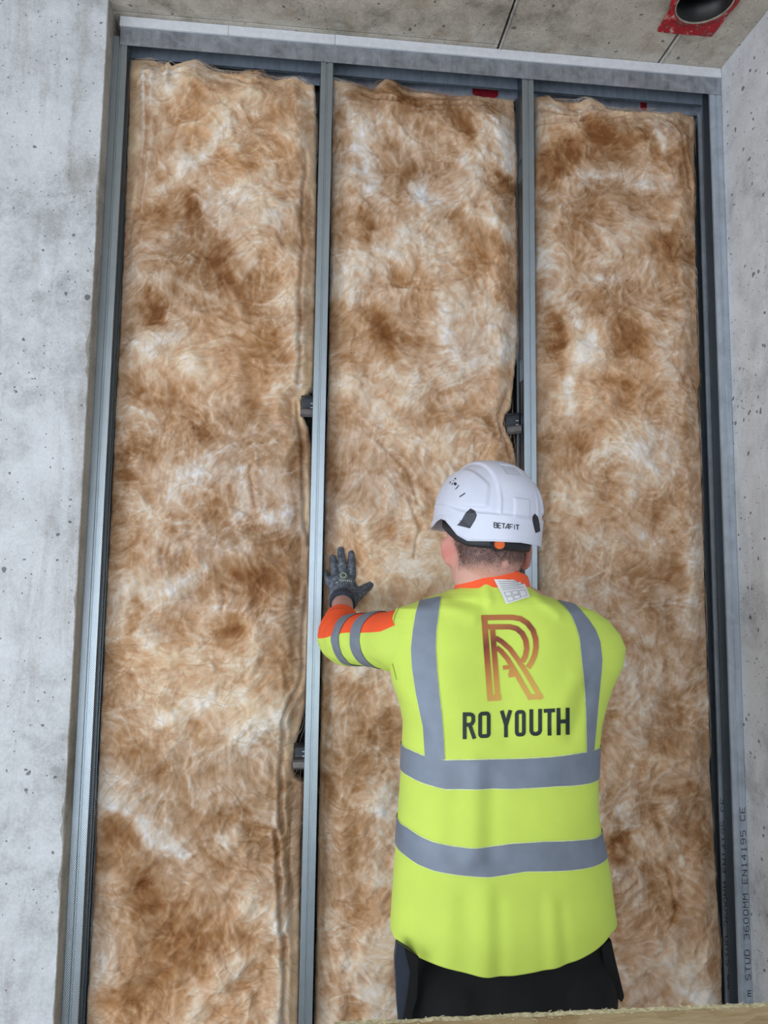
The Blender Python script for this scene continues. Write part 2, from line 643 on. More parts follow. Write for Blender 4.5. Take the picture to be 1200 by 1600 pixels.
# head tracks
def track(name, y0, zt, zb, x0, x1, label, mat, rear):
    root = empty(name, ((x0 + x1) / 2, y0, zt), label, 'metal track', 'horizontal steel tracks of the frame')
    n = 60
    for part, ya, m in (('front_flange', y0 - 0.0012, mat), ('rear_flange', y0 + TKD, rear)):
        if rear == 'track_lit' and part == 'rear_flange':
            zb = at(700, 150, y0 + TKD)[2]
        V, F = [], []
        for i in range(n):
            x = x0 + (x1 - x0) * i / (n - 1)
            wob = 0.0012 * math.sin(x * 7.0) + 0.0015 * float(vnoise(np.array([x]), np.array([y0]), 0.2, 8)[0])
            zz = zb - (zt - zb) * 0.0 + 0.4 * wob
            V += [(x, ya, zt), (x, ya + wob * 0.6, zz), (x, ya + TH + wob * 0.6, zz), (x, ya + TH, zt)]
        for i in range(n - 1):
            a, b = i * 4, i * 4 + 4
            for k in range(4):
                F.append((a + k, a + (k + 1) % 4, b + (k + 1) % 4, b + k))
        F += [(3, 2, 1, 0), tuple((n - 1) * 4 + k for k in range(4))]
        obj_py(part, V, F, M[m], root)
    zlo, zhi = min(zt, zt), zt
    box_obj('track_web', (x0, x1, y0 - 0.0012, y0 + TKD + TH, zt - 0.0005, zt + 0.0005), M['track_dark'], root)
    return root


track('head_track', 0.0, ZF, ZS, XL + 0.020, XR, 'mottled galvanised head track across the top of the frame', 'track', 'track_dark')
track('head_track', YR, ZF - 0.010, 3.092, XL + 0.002, XR, 'shadowed rear head track behind the front track', 'track_dark', 'track_lit')
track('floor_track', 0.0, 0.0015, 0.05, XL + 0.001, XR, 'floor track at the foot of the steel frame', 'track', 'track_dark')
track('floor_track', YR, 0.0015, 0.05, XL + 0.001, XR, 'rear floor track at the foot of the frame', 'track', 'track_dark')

# red marker paint on the rear track
def paint_patch(xa, xb, z0, z1, y, name='paint_mark'):
    V, F = [], []
    n = 16
    for i in range(n):
        x = xa + (xb - xa) * i / (n - 1)
        j = 0.003 * (random.random() - 0.5)
        e = min(1, min(i, n - 1 - i) / 3.0) ** 0.5
        V += [(x, y, z0 + (1 - e) * 0.008 + j), (x, y, z1 - (1 - e) * 0.008 + j)]
    for i in range(n - 1):
        F.append((2 * i, 2 * i + 2, 2 * i + 3, 2 * i + 1))
    return V, F


rt = [o for o in COL.objects if o.name.startswith('head_track')][1]
for xa, xb in ((at(738, 140, YR + TKD)[0], at(778, 140, YR + TKD)[0]), (at(1000, 165, YR + TKD)[0], at(1010, 165, YR + TKD)[0])):
    V, F = paint_patch(xa, xb, at(700, 148, YR + TKD)[2], at(700, 133, YR + TKD)[2], YR + TKD - 0.0022)
    obj_py('paint_mark', V, F, plain('red_marker', (158, 24, 46), 0.6, noise_amt=0.2), rt)

# white packing strips between track and ceiling
for i, (xa, xb, lab) in enumerate(((XL + 0.018, at(357, 38, -0.004)[0], 'leftmost white board strip between track and ceiling'),
                                   (at(357, 38, -0.004)[0] + 0.001, at(523, 70, -0.004)[0], 'short middle white board strip between track and ceiling'),
                                   (at(523, 70, -0.004)[0] + 0.001, XR - 0.001, 'longest white board strip between track and ceiling, on the right'))):
    root = empty('packing_strip', ((xa + xb) / 2, 0, ZF + 0.001), lab, 'strip', 'white packing strips above the head track')
    for za, zb_, dy in ((ZF + 0.0012, ZF + 0.0163, -0.006), (ZF + 0.0168, ZT - 0.001, -0.0035)):
        n = 20
        bm = bmesh.new()
        bx(bm, xa, xb, dy, 0.055, za, zb_)
        bmesh.ops.subdivide_edges(bm, edges=[e for e in bm.edges if abs((e.verts[0].co - e.verts[1].co).x) > 0.05], cuts=14)
        for v in bm.verts:
            v.co.y += 0.0012 * (random.random() - 0.5)
            if v.co.z < za + 0.001:
                v.co.z += 0.0008 * random.random()
        obj_bm('board_layer', bm, M['strip'], root)


# printed stud lettering ----------------------------------------------------
def text_mesh(s):
    cu = bpy.data.curves.new('t', 'FONT')
    cu.body = s
    cu.size = 1.0
    ob = bpy.data.objects.new('t', cu)
    COL.objects.link(ob)
    dg = bpy.context.evaluated_depsgraph_get()
    me = bpy.data.meshes.new_from_object(ob.evaluated_get(dg))
    COL.objects.unlink(ob)
    bpy.data.objects.remove(ob)
    V = np.array([v.co[:] for v in me.vertices])
    F = [tuple(p.vertices) for p in me.polygons]
    return V, F


# single-stroke plotter lettering: each glyph is a list of polylines on a 4 x 6 grid
STK = {
    'S': [[(4, 5), (3, 6), (1, 6), (0, 5), (0, 4), (4, 2), (4, 1), (3, 0), (1, 0), (0, 1)]],
    'T': [[(0, 6), (4, 6)], [(2, 6), (2, 0)]],
    'U': [[(0, 6), (0, 1), (1, 0), (3, 0), (4, 1), (4, 6)]],
    'D': [[(0, 0), (0, 6), (3, 6), (4, 5), (4, 1), (3, 0), (0, 0)]],
    'M': [[(0, 0), (0, 6), (2, 3), (4, 6), (4, 0)]],
    'E': [[(4, 6), (0, 6), (0, 0), (4, 0)], [(0, 3), (3, 3)]],
    'N': [[(0, 0), (0, 6), (4, 0), (4, 6)]],
    'C': [[(4, 5), (3, 6), (1, 6), (0, 5), (0, 1), (1, 0), (3, 0), (4, 1)]],
    '0': [[(1, 0), (0, 1), (0, 5), (1, 6), (3, 6), (4, 5), (4, 1), (3, 0), (1, 0)]],
    '1': [[(1, 5), (2, 6), (2, 0)], [(1, 0), (3, 0)]],
    '3': [[(0, 5), (1, 6), (3, 6), (4, 5), (4, 4), (3, 3), (1.5, 3)], [(3, 3), (4, 2), (4, 1), (3, 0), (1, 0), (0, 1)]],
    '4': [[(3, 0), (3, 6), (0, 2), (4, 2)]],
    '5': [[(4, 6), (0, 6), (0, 3.5), (3, 3.5), (4, 2.5), (4, 1), (3, 0), (0, 0)]],
    '6': [[(3.6, 6), (1, 6), (0, 5), (0, 1), (1, 0), (3, 0), (4, 1), (4, 2.4), (3, 3.2), (0, 3.2)]],
    '9': [[(0.4, 0), (3, 0), (4, 1), (4, 5), (3, 6), (1, 6), (0, 5), (0, 3.8), (1, 3), (4, 3)]],
    'm': [[(0, 0), (0, 4), (2, 4), (2, 0)], [(2, 4), (4, 4), (4, 0)]],
    ' ': [],
}


def stroke_text(s, place, sw, adv=6.0, track_line=None):
    """place(u, v) -> world point; returns V, F"""
    V, F = [], []
    for i, ch in enumerate(s):
        for pl in STK[ch]:
            for a, b in zip(pl[:-1], pl[1:]):
                a = np.array(a, float) + (i * adv, 0)
                b = np.array(b, float) + (i * adv, 0)
                d = (b - a) / np.linalg.norm(b - a)
                nn = np.array([-d[1], d[0]]) * sw / 2
                k = len(V)
                for p in (a - d * sw / 3 + nn, a - d * sw / 3 - nn, b + d * sw / 3 - nn, b + d * sw / 3 + nn):
                    V.append(place(p[0], p[1]))
                F.append((k, k + 1, k + 2, k + 3))
    return V, F


def stud_print(Xc, Y, zstart, text, cell_z, cell_x, parent):
    pos = 0
    for word in text.split(' '):
        p0 = pos

        def pl(u, v):
            # reads bottom-to-top
            return (Xc - v * cell_x, Y, zstart + (u + p0 * 6) * cell_z)
        V, F = stroke_text(word, pl, 0.62)
        o = obj_py('printed_lettering', V, F, M['ink'], parent)
        o['kind'] = 'stuff'
        pos += len(word) + 1


s3f = [c for c in S3.children if c.name.startswith('front_flange')][0]
r3f = [c for c in R3.children if c.name.startswith('front_flange')][0]
za, zb = at(1160, 1545, 0)[2], at(1153, 1262, 0)[2]
txt = 'm STUD 3600MM EN14195 CE'
cz_ = (zb - za + 0.02) / (len(txt) * 6 - 2)
stud_print(XR - 0.0040, 0.0001, za - 0.02, txt, cz_, 0.0135 / 6, s3f)
stud_print(XR - 0.0210, YR - 0.0001, za - 0.035, 'mm STUD 3600MM EN14195 CE', cz_, 0.0135 / 6, r3f)

# ------------------------------------------------------------------ insulation
GS = 0.003
gx = np.arange(-0.66, 1.26, GS)
gz = np.arange(-0.02, 3.16, GS)
GX, GZ = np.meshgrid(gx, gz)          # [z, x]
nz_, nx_ = GX.shape


def samp(Fd, x, z):
    u = np.clip((x - gx[0]) / GS, 0, nx_ - 1.001)
    v = np.clip((z - gz[0]) / GS, 0, nz_ - 1.001)
    i = u.astype(int)
    j = v.astype(int)
    a = u - i
    b = v - j
    return (Fd[j, i] * (1 - a) + Fd[j, i + 1] * a) * (1 - b) + (Fd[j + 1, i] * (1 - a) + Fd[j + 1, i + 1] * a) * b


# swirling fibre direction
wx = GX + 0.06 * fbm(GX, GZ, 0.22, 71, 3)
wz = GZ + 0.06 * fbm(GX, GZ, 0.22, 91, 3)
psi = fbm(wx, wz, 0.46, 101, 3, 0.42)
dz_, dx_ = np.gradient(psi, GS)
ang = np.arctan2(dz_, dx_) + 0.9 * fbm(GX, GZ, 0.16, 131, 2)
VX, VZ = -np.sin(ang), np.cos(ang)


def lic(src, steps, h):
    acc = np.zeros_like(src)
    wsum = 0
    for sgn in (1, -1):
        x, z = GX.copy(), GZ.copy()
        dxp, dzp = VX * sgn, VZ * sgn
        for k in range(steps):
            vx = samp(VX, x, z)
            vz = samp(VZ, x, z)
            s = np.sign(vx * dxp + vz * dzp)
            s[s == 0] = 1
            vx, vz = vx * s, vz * s
            x += vx * h
            z += vz * h
            dxp, dzp = vx, vz
            w = math.exp(-(k / steps) ** 2 * 1.5)
            acc += samp(src, x, z) * w
            wsum += w
    return acc / wsum


white = np.random.default_rng(5).random(GX.shape)
fine = lic(white, 14, GS)
fine = (fine - fine.mean()) / fine.std()
mid = lic(vnoise(GX, GZ, 0.011, 5) + 0.6 * vnoise(GX, GZ, 0.022, 6), 14, GS * 1.8)
mid = (mid - mid.mean()) / mid.std()
# second fibre family crossing the first
low = fbm(wx, wz, 0.16, 201, 5, 0.62)
low = (low - low.mean()) / low.std()
wx2 = GX + 0.05 * fbm(GX, GZ, 0.09, 301, 3)
wz2 = GZ + 0.05 * fbm(GX, GZ, 0.09, 311, 3)
lump = fbm(wx2, wz2, 0.07, 321, 4, 0.55)
lump = (lump - lump.mean()) / lump.std()
cloud = fbm(wx2, wz2, 0.30, 331, 5, 0.6)
cloud = (cloud - cloud.mean()) / cloud.std()
# bundles of pale straight-ish fibres lying across one another
def splat_arcs(nb, per, Lr, spread, seed, curl_s):
    r = np.random.default_rng(seed)
    acc = np.zeros_like(GX)
    steps = int(Lr[1] / 0.0016)
    bx0 = r.uniform(-0.62, 1.2, nb)
    bz0 = r.uniform(0.3, 3.1, nb)
    ba = np.arctan2(samp(VZ, bx0, bz0), samp(VX, bx0, bz0)) + r.normal(0, 0.55, nb)
    bc = r.normal(0, curl_s, nb)
    bl = r.uniform(Lr[0], Lr[1], nb)
    bw = r.uniform(0.4, 1.0, nb)
    x = (bx0[:, None] + r.normal(0, spread, (nb, per))).ravel()
    z = (bz0[:, None] + r.normal(0, spread, (nb, per))).ravel()
    a = (ba[:, None] + r.normal(0, 0.42, (nb, per))).ravel()
    c_ = (bc[:, None] + r.normal(0, curl_s * 0.4, (nb, per))).ravel()
    L = (bl[:, None] * r.uniform(0.5, 1.1, (nb, per))).ravel()
    w = (bw[:, None] * r.uniform(0.4, 1.0, (nb, per))).ravel()
    for k in range(steps):
        t_ = k * 0.0016 / L
        alive = t_ < 1
        ww = w * np.sin(math.pi * np.clip(t_, 0, 1)) * alive
        u_ = (x - gx[0]) / GS
        v_ = (z - gz[0]) / GS
        ok = (u_ > 1) & (u_ < nx_ - 2) & (v_ > 1) & (v_ < nz_ - 2) & alive
        u_, v_, ww_ = u_[ok], v_[ok], ww[ok]
        i_, j_ = u_.astype(int), v_.astype(int)
        fa, fb = u_ - i_, v_ - j_
        np.add.at(acc, (j_, i_), ww_ * (1 - fa) * (1 - fb))
        np.add.at(acc, (j_, i_ + 1), ww_ * fa * (1 - fb))
        np.add.at(acc, (j_ + 1, i_), ww_ * (1 - fa) * fb)
        np.add.at(acc, (j_ + 1, i_ + 1), ww_ * fa * fb)
        x = x + np.cos(a) * 0.0016
        z = z + np.sin(a) * 0.0016
        a = a + c_ * 0.0016
    return acc


arcs = splat_arcs(1500, 9, (0.04, 0.20), 0.017, 811, 7.0)
arcs2 = splat_arcs(6000, 2, (0.02, 0.07), 0.006, 812, 16.0)
arcs = np.minimum(arcs, 2.6) + 0.8 * np.minimum(arcs2, 2.0)
arcs = (arcs - arcs.mean()) / arcs.std()
fuzz = fbm(wx2, wz2, 0.014, 341, 2)
fuzz = (fuzz - fuzz.mean()) / fuzz.std()
tone = 0.46 * low + 0.04 * mid + 0.34 * lump + 0.17 * fine + 0.30 * cloud + 0.27 * arcs + 0.24 * fuzz

# pale wisps and brown scorch patches where the batts have them: x0,y0,x1,y1,r,strength
BL = [(372, 205, 235, 315, 10, 1.1), (385, 290, 320, 330, 10, 1), (440, 350, 465, 400, 16, .9), (230, 545, 300, 525, 18, .8), (260, 430, 330, 470, 8, .8),
      (200, 640, 250, 670, 20, .9), (350, 630, 365, 720, 22, .8), (330, 720, 235, 800, 12, .9), (370, 730, 390, 800, 8, 1), (400, 705, 455, 800, 8, .9),
      (290, 850, 370, 860, 18, .8), (390, 800, 460, 830, 18, .9), (270, 920, 380, 850, 10, .9), (260, 1120, 370, 1080, 12, 1.8), (165, 1130, 180, 1130, 28, .8),
      (180, 1250, 280, 1330, 15, 1.4), (350, 1300, 370, 1290, 10, .9), (300, 1530, 320, 1600, 10, 1.1), (400, 1400, 440, 1430, 22, .6), (290, 285, 400, 420, 8, .6),
      (410, 160, 470, 165, 14, .8),
      (555, 215, 575, 280, 17, 1.6), (530, 160, 545, 190, 22, .9), (640, 240, 660, 300, 20, 1.1), (640, 300, 800, 370, 12, 1.3), (780, 170, 795, 260, 16, 1.4),
      (690, 460, 700, 530, 10, 1.3), (780, 500, 790, 560, 16, .9), (530, 590, 600, 650, 16, .8), (530, 1130, 560, 1200, 18, .9), (535, 1260, 600, 1260, 14, 1.3),
      (520, 1430, 540, 1500, 12, .9), (590, 770, 640, 810, 12, .6), (620, 400, 640, 480, 18, .6), (530, 440, 560, 470, 20, .6),
      (915, 270, 1035, 290, 18, 1.7), (930, 350, 940, 360, 12, 1.2), (850, 410, 890, 440, 22, 1.2), (920, 440, 995, 430, 10, 1.2), (870, 470, 920, 540, 20, 1.3),
      (925, 530, 880, 600, 10, 1.5), (880, 600, 885, 640, 9, 1.6), (1030, 200, 1035, 240, 10, 1.1), (960, 700, 1050, 720, 20, .9), (870, 780, 930, 810, 14, .9),
      (1050, 810, 1000, 840, 10, 1.1), (980, 980, 1060, 1030, 14, .8), (970, 1260, 1010, 1330, 18, 1.4), (1040, 1300, 1060, 1340, 10, 1), (1085, 1545, 1108, 1560, 12, 2.4),
      (950, 990, 985, 1060, 12, .8), (1000, 640, 1050, 690, 16, .6),
      (247, 330, 250, 340, 14, -1.6), (298, 310, 310, 365, 13, -1.5), (338, 421, 350, 440, 24, -1), (244, 462, 248, 505, 17, -2.2), (267, 177, 272, 195, 9, -1.6),
      (351, 255, 380, 270, 17, -1.1), (216, 620, 225, 625, 14, -1.6), (205, 720, 200, 750, 12, -1.4), (268, 812, 275, 820, 12, -2.3), (325, 795, 345, 805, 14, -1.2),
      (393, 904, 405, 910, 15, -1.2), (374, 900, 378, 905, 8, -1.4), (213, 932, 210, 1000, 10, -1.2), (340, 993, 370, 993, 16, -.9), (175, 1295, 185, 1300, 26, -1.6),
      (200, 1380, 220, 1430, 36, -1.3), (290, 1480, 330, 1480, 30, -1), (560, 1170, 570, 1215, 22, -.8), (552, 1560, 570, 1600, 24, -1.2), (170, 1560, 180, 1590, 20, -1),
      (656, 203, 664, 210, 12, -1.5), (620, 165, 700, 178, 26, -1.2), (725, 205, 730, 225, 13, -1.6), (770, 278, 790, 290, 18, -1.6), (703, 265, 720, 270, 14, -1.1),
      (603, 210, 610, 230, 16, -1.1), (565, 330, 572, 385, 9, -1.4), (737, 425, 745, 435, 20, -1.4), (587, 505, 592, 525, 20, -1.5), (606, 550, 612, 560, 16, -1.3),
      (775, 385, 780, 395, 14, -1.1), (540, 560, 545, 580, 10, -.8), (850, 245, 860, 275, 18, -2.0), (880, 235, 900, 255, 22, -2.0), (955, 212, 1000, 218, 28, -1.7),
      (920, 210, 940, 215, 22, -1.3), (1048, 380, 1050, 400, 14, -1.5), (859, 510, 862, 540, 18, -1.6), (970, 547, 1000, 550, 18, -1.2), (1048, 458, 1052, 470, 13, -1.3),
      (940, 600, 965, 605, 18, -1.2), (1076, 655, 1078, 675, 12, -1.2), (957, 1310, 960, 1335, 16, -2.0), (1100, 1350, 1105, 1370, 18, -1), (1050, 1410, 1052, 1440, 9, -1.5),
      (1112, 1500, 1114, 1515, 13, -1.3), (1000, 900, 1020, 950, 24, -.8), (1060, 880, 1070, 930, 18, -.8), (960, 1400, 990, 1420, 20, -.8)]
for (a, b, c, d, r, s) in BL:
    P, Q = at(a, b, 0.04), at(c, d, 0.04)
    rad = r * 2.12 / 1200
    m0, m1 = min(P[0], Q[0]) - 3 * rad, max(P[0], Q[0]) + 3 * rad
    n0, n1 = min(P[2], Q[2]) - 3 * rad, max(P[2], Q[2]) + 3 * rad
    i0, i1 = max(0, int((m0 - gx[0]) / GS)), min(nx_, int((m1 - gx[0]) / GS))
    j0, j1 = max(0, int((n0 - gz[0]) / GS)), min(nz_, int((n1 - gz[0]) / GS))
    X_ = GX[j0:j1, i0:i1] + 0.022 * lump[j0:j1, i0:i1] * min(1, rad / 0.03) * 0.6
    Z_ = GZ[j0:j1, i0:i1] + 0.018 * low[j0:j1, i0:i1] * min(1, rad / 0.03) * 0.6
    dx, dz = Q[0] - P[0], Q[2] - P[2]
    L2 = dx * dx + dz * dz + 1e-9
    tt = np.clip(((X_ - P[0]) * dx + (Z_ - P[2]) * dz) / L2, 0, 1)
    dd = (X_ - P[0] - tt * dx) ** 2 + (Z_ - P[2] - tt * dz) ** 2
    tone[j0:j1, i0:i1] += s * 0.92 * np.exp(-dd / (rad * rad)) * (1 + 0.35 * mid[j0:j1, i0:i1] * 0.6)

# overall: warmer and browner to the lower right and upper right corner
stops = np.array([-2.6, -1.5, -0.7, 0.0, 0.7, 1.5, 2.4])
cols = np.array([s2l(c) for c in ((140, 92, 56), (172, 126, 86), (194, 155, 118), (210, 179, 147), (222, 200, 176), (232, 219, 206), (242, 237, 234))])


def tone_color(tn):
    return np.stack([np.interp(tn, stops, cols[:, k]) for k in range(3)], -1)


# creases: polylines in the photograph, width (m), depth (m)
CR = [
    ([(233, 120), (232, 200), (222, 290), (212, 330)], 0.005, 0.013), ([(222, 200), (216, 290), (200, 370)], 0.004, 0.006),
    ([(222, 132), (245, 128), (268, 116), (290, 112)], 0.005, 0.011), ([(262, 108), (235, 122), (228, 132)], 0.003, 0.006),
    ([(350, 118), (372, 124), (385, 134), (392, 137), (400, 130), (415, 130)], 0.004, 0.010),
    ([(478, 240), (474, 330), (473, 430), (471, 520), (469, 600)], 0.0035, 0.009), ([(466, 630), (470, 680), (473, 740), (478, 800), (481, 850)], 0.0045, 0.012),
    ([(478, 920), (474, 980), (472, 1020), (470, 1060), (465, 1080)], 0.0045, 0.012), ([(462, 1080), (446, 1120), (442, 1160), (440, 1210), (440, 1260), (442, 1300)], 0.005, 0.014),
    ([(430, 1300), (434, 1340), (440, 1400), (442, 1450), (445, 1520), (444, 1600)], 0.005, 0.013), ([(454, 1290), (452, 1350), (458, 1420)], 0.003, 0.005),
    ([(565, 142), (590, 150), (605, 158), (640, 164), (680, 162), (712, 160), (750, 162)], 0.005, 0.012), ([(600, 140), (620, 150), (640, 160)], 0.004, 0.008),
    ([(520, 150), (522, 220), (519, 300), (516, 380)], 0.003, 0.007), ([(508, 1060), (512, 1120), (508, 1180)], 0.004, 0.008),
    ([(502, 1280), (508, 1340), (502, 1400), (500, 1450)], 0.004, 0.008),
    ([(500, 1440), (508, 1490), (520, 1530)], 0.005, 0.010), ([(838, 186), (870, 192), (905, 190), (945, 182), (985, 172)], 0.006, 0.014),
    ([(850, 165), (870, 175), (900, 182)], 0.004, 0.007), ([(1030, 175), (1060, 188), (1068, 215), (1074, 250), (1082, 290)], 0.0045, 0.011),
    ([(800, 640), (790, 660), (782, 690)], 0.004, 0.008), ([(793, 610), (778, 650), (786, 680), (797, 715)], 0.004, 0.010),
    ([(580, 440), (620, 452), (680, 458)], 0.003, 0.004), ([(360, 790), (385, 800), (395, 810), (420, 800)], 0.003, 0.006), ([(390, 725), (400, 790)], 0.003, 0.005),
    ([(955, 1400), (975, 1398), (995, 1380)], 0.004, 0.009), ([(1040, 1360), (1055, 1420), (1045, 1450)], 0.004, 0.006),
    ([(255, 860), (258, 880), (270, 850)], 0.003, 0.006), ([(348, 920), (356, 935), (350, 955)], 0.003, 0.005),
    ([(590, 690), (640, 740), (652, 790)], 0.004, 0.006), ([(640, 780), (655, 830), (645, 870)], 0.004, 0.007), ([(700, 740), (690, 790)], 0.004, 0.006),
]
crease = np.zeros_like(GX)
ridge = np.zeros_like(GX)
for pl, w, dep in CR:
    P = [at(a, b, 0.04) for a, b in pl]
    xs = [p[0] for p in P]
    zs = [p[2] for p in P]
    i0, i1 = max(0, int((min(xs) - 0.05 - gx[0]) / GS)), min(nx_, int((max(xs) + 0.05 - gx[0]) / GS))
    j0, j1 = max(0, int((min(zs) - 0.05 - gz[0]) / GS)), min(nz_, int((max(zs) + 0.05 - gz[0]) / GS))
    X_ = GX[j0:j1, i0:i1] + 0.0025 * lump[j0:j1, i0:i1]
    Z_ = GZ[j0:j1, i0:i1] + 0.0025 * low[j0:j1, i0:i1]
    best = np.full(X_.shape, 9.0)
    for p, q in zip(P[:-1], P[1:]):
        dx, dz = q[0] - p[0], q[2] - p[2]
        tt = np.clip(((X_ - p[0]) * dx + (Z_ - p[2]) * dz) / (dx * dx + dz * dz), 0, 1)
        best = np.minimum(best, np.hypot(X_ - p[0] - tt * dx, Z_ - p[2] - tt * dz))
    crease[j0:j1, i0:i1] = np.maximum(crease[j0:j1, i0:i1], dep * np.exp(-(best / w) ** 2))
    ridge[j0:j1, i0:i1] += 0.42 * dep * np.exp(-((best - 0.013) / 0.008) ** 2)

relief = 0.0032 * lump + 0.0034 * low + 0.0003 * mid + 0.0003 * fine + 0.0004 * arcs + ridge - crease
relief += 0.007 * cloud

t = NT('glass_wool')
vc = t.n('VertexColor', layer_name='Col')
v = t.coord()
nf = t.noise(v, 420, 4, 0.75, 1.5)
c = t.mix(0.30, vc.outputs['Color'], t.ramp(nf, [(0.3, (60, 60, 60)), (0.7, (200, 200, 200))]), 'OVERLAY')
t.set(Base_Color=c, Roughness=1.0)
t.b.inputs['Specular IOR Level'].default_value = 0.05
t.bump(nf, 0.22, 0.0015)
M['wool'] = t.m


def curve_px(pts, Y=0.06):
    P = [at(a, b, Y) for a, b in pts]
    return np.array([p[0] for p in P]), np.array([p[2] for p in P])


def edge_z(pts, Y=0.06):
    X, Z = curve_px(pts, Y)
    o = np.argsort(Z)
    return Z[o], X[o]


BAYS = [
    dict(top=[(200, 96), (212, 93), (235, 92), (250, 97), (262, 103), (270, 99), (275, 108), (300, 99), (315, 95), (325, 103), (340, 113), (370, 117), (400, 112),
              (410, 110), (418, 120), (440, 126), (470, 124), (490, 134), (510, 136)],
         left=[(203, 95), (200, 200), (195, 330), (188, 500), (180, 640), (168, 900), (154, 1200), (146, 1400), (134, 1610)],
         right=[(492, 130), (495, 200), (494, 400), (491, 560), (489, 606), (481, 617), (470, 628), (473, 650), (482, 668), (487, 700), (487, 800), (484, 900), (482, 1000), (479, 1090),
                (474, 1120), (466, 1150), (459, 1180), (457, 1200), (461, 1215), (476, 1224), (474, 1250), (470, 1300), (468, 1500), (466, 1610)],
         bulge=0.030, base=0.052, folds=[('right', 0.030, 0.2, 2.9), ('left', 0.040, 2.6, 3.2), ('top', 0.030, 2.6, 3.4)], label='left amber insulation batt between the left wall stud and the stud left of the worker'),
    dict(top=[(510, 135), (522, 128), (545, 131), (560, 132), (582, 137), (590, 128), (600, 122), (615, 126), (625, 136), (650, 143), (700, 148), (725, 147), (760, 150), (800, 156), (812, 158)],
         left=[(520, 130), (517, 400), (513, 600), (508, 800), (504, 1000), (499, 1250), (492, 1610)],
         right=[(804, 156), (807, 300), (809, 500), (806, 560), (802, 600), (797, 640), (789, 650), (786, 662), (790, 672), (800, 692), (806, 720), (812, 900), (815, 1200), (822, 1610)],
         bulge=0.032, base=0.050, folds=[('left', 0.012, 0.2, 1.5), ('top', 0.026, 2.6, 3.4), ('right', 0.014, 1.9, 2.2)], label='middle amber insulation batt behind the worker and his gloved hand'),
    dict(top=[(830, 148), (855, 147), (862, 156), (900, 158), (915, 153), (930, 158), (945, 168), (975, 172), (1000, 171), (1040, 174), (1055, 172), (1070, 177), (1084, 180), (1095, 184)],
         left=[(838, 150), (837, 600), (842, 1000), (850, 1610)],
         right=[(1086, 178), (1087, 300), (1091, 500), (1094, 560), (1096, 590), (1092, 610), (1096, 700), (1101, 850), (1104, 950), (1110, 1130), (1112, 1160), (1111, 1200), (1117, 1300), (1122, 1420), (1127, 1480), (1128, 1610)],
         bulge=0.026, base=0.058, folds=[('top', 0.032, 2.6, 3.4), ('right', 0.020, 2.75, 3.4)], label='right amber insulation batt between the slotted stud and the right wall'),
]


def smooth01(a):
    a = np.clip(a, 0, 1)
    return a * a * (3 - 2 * a)


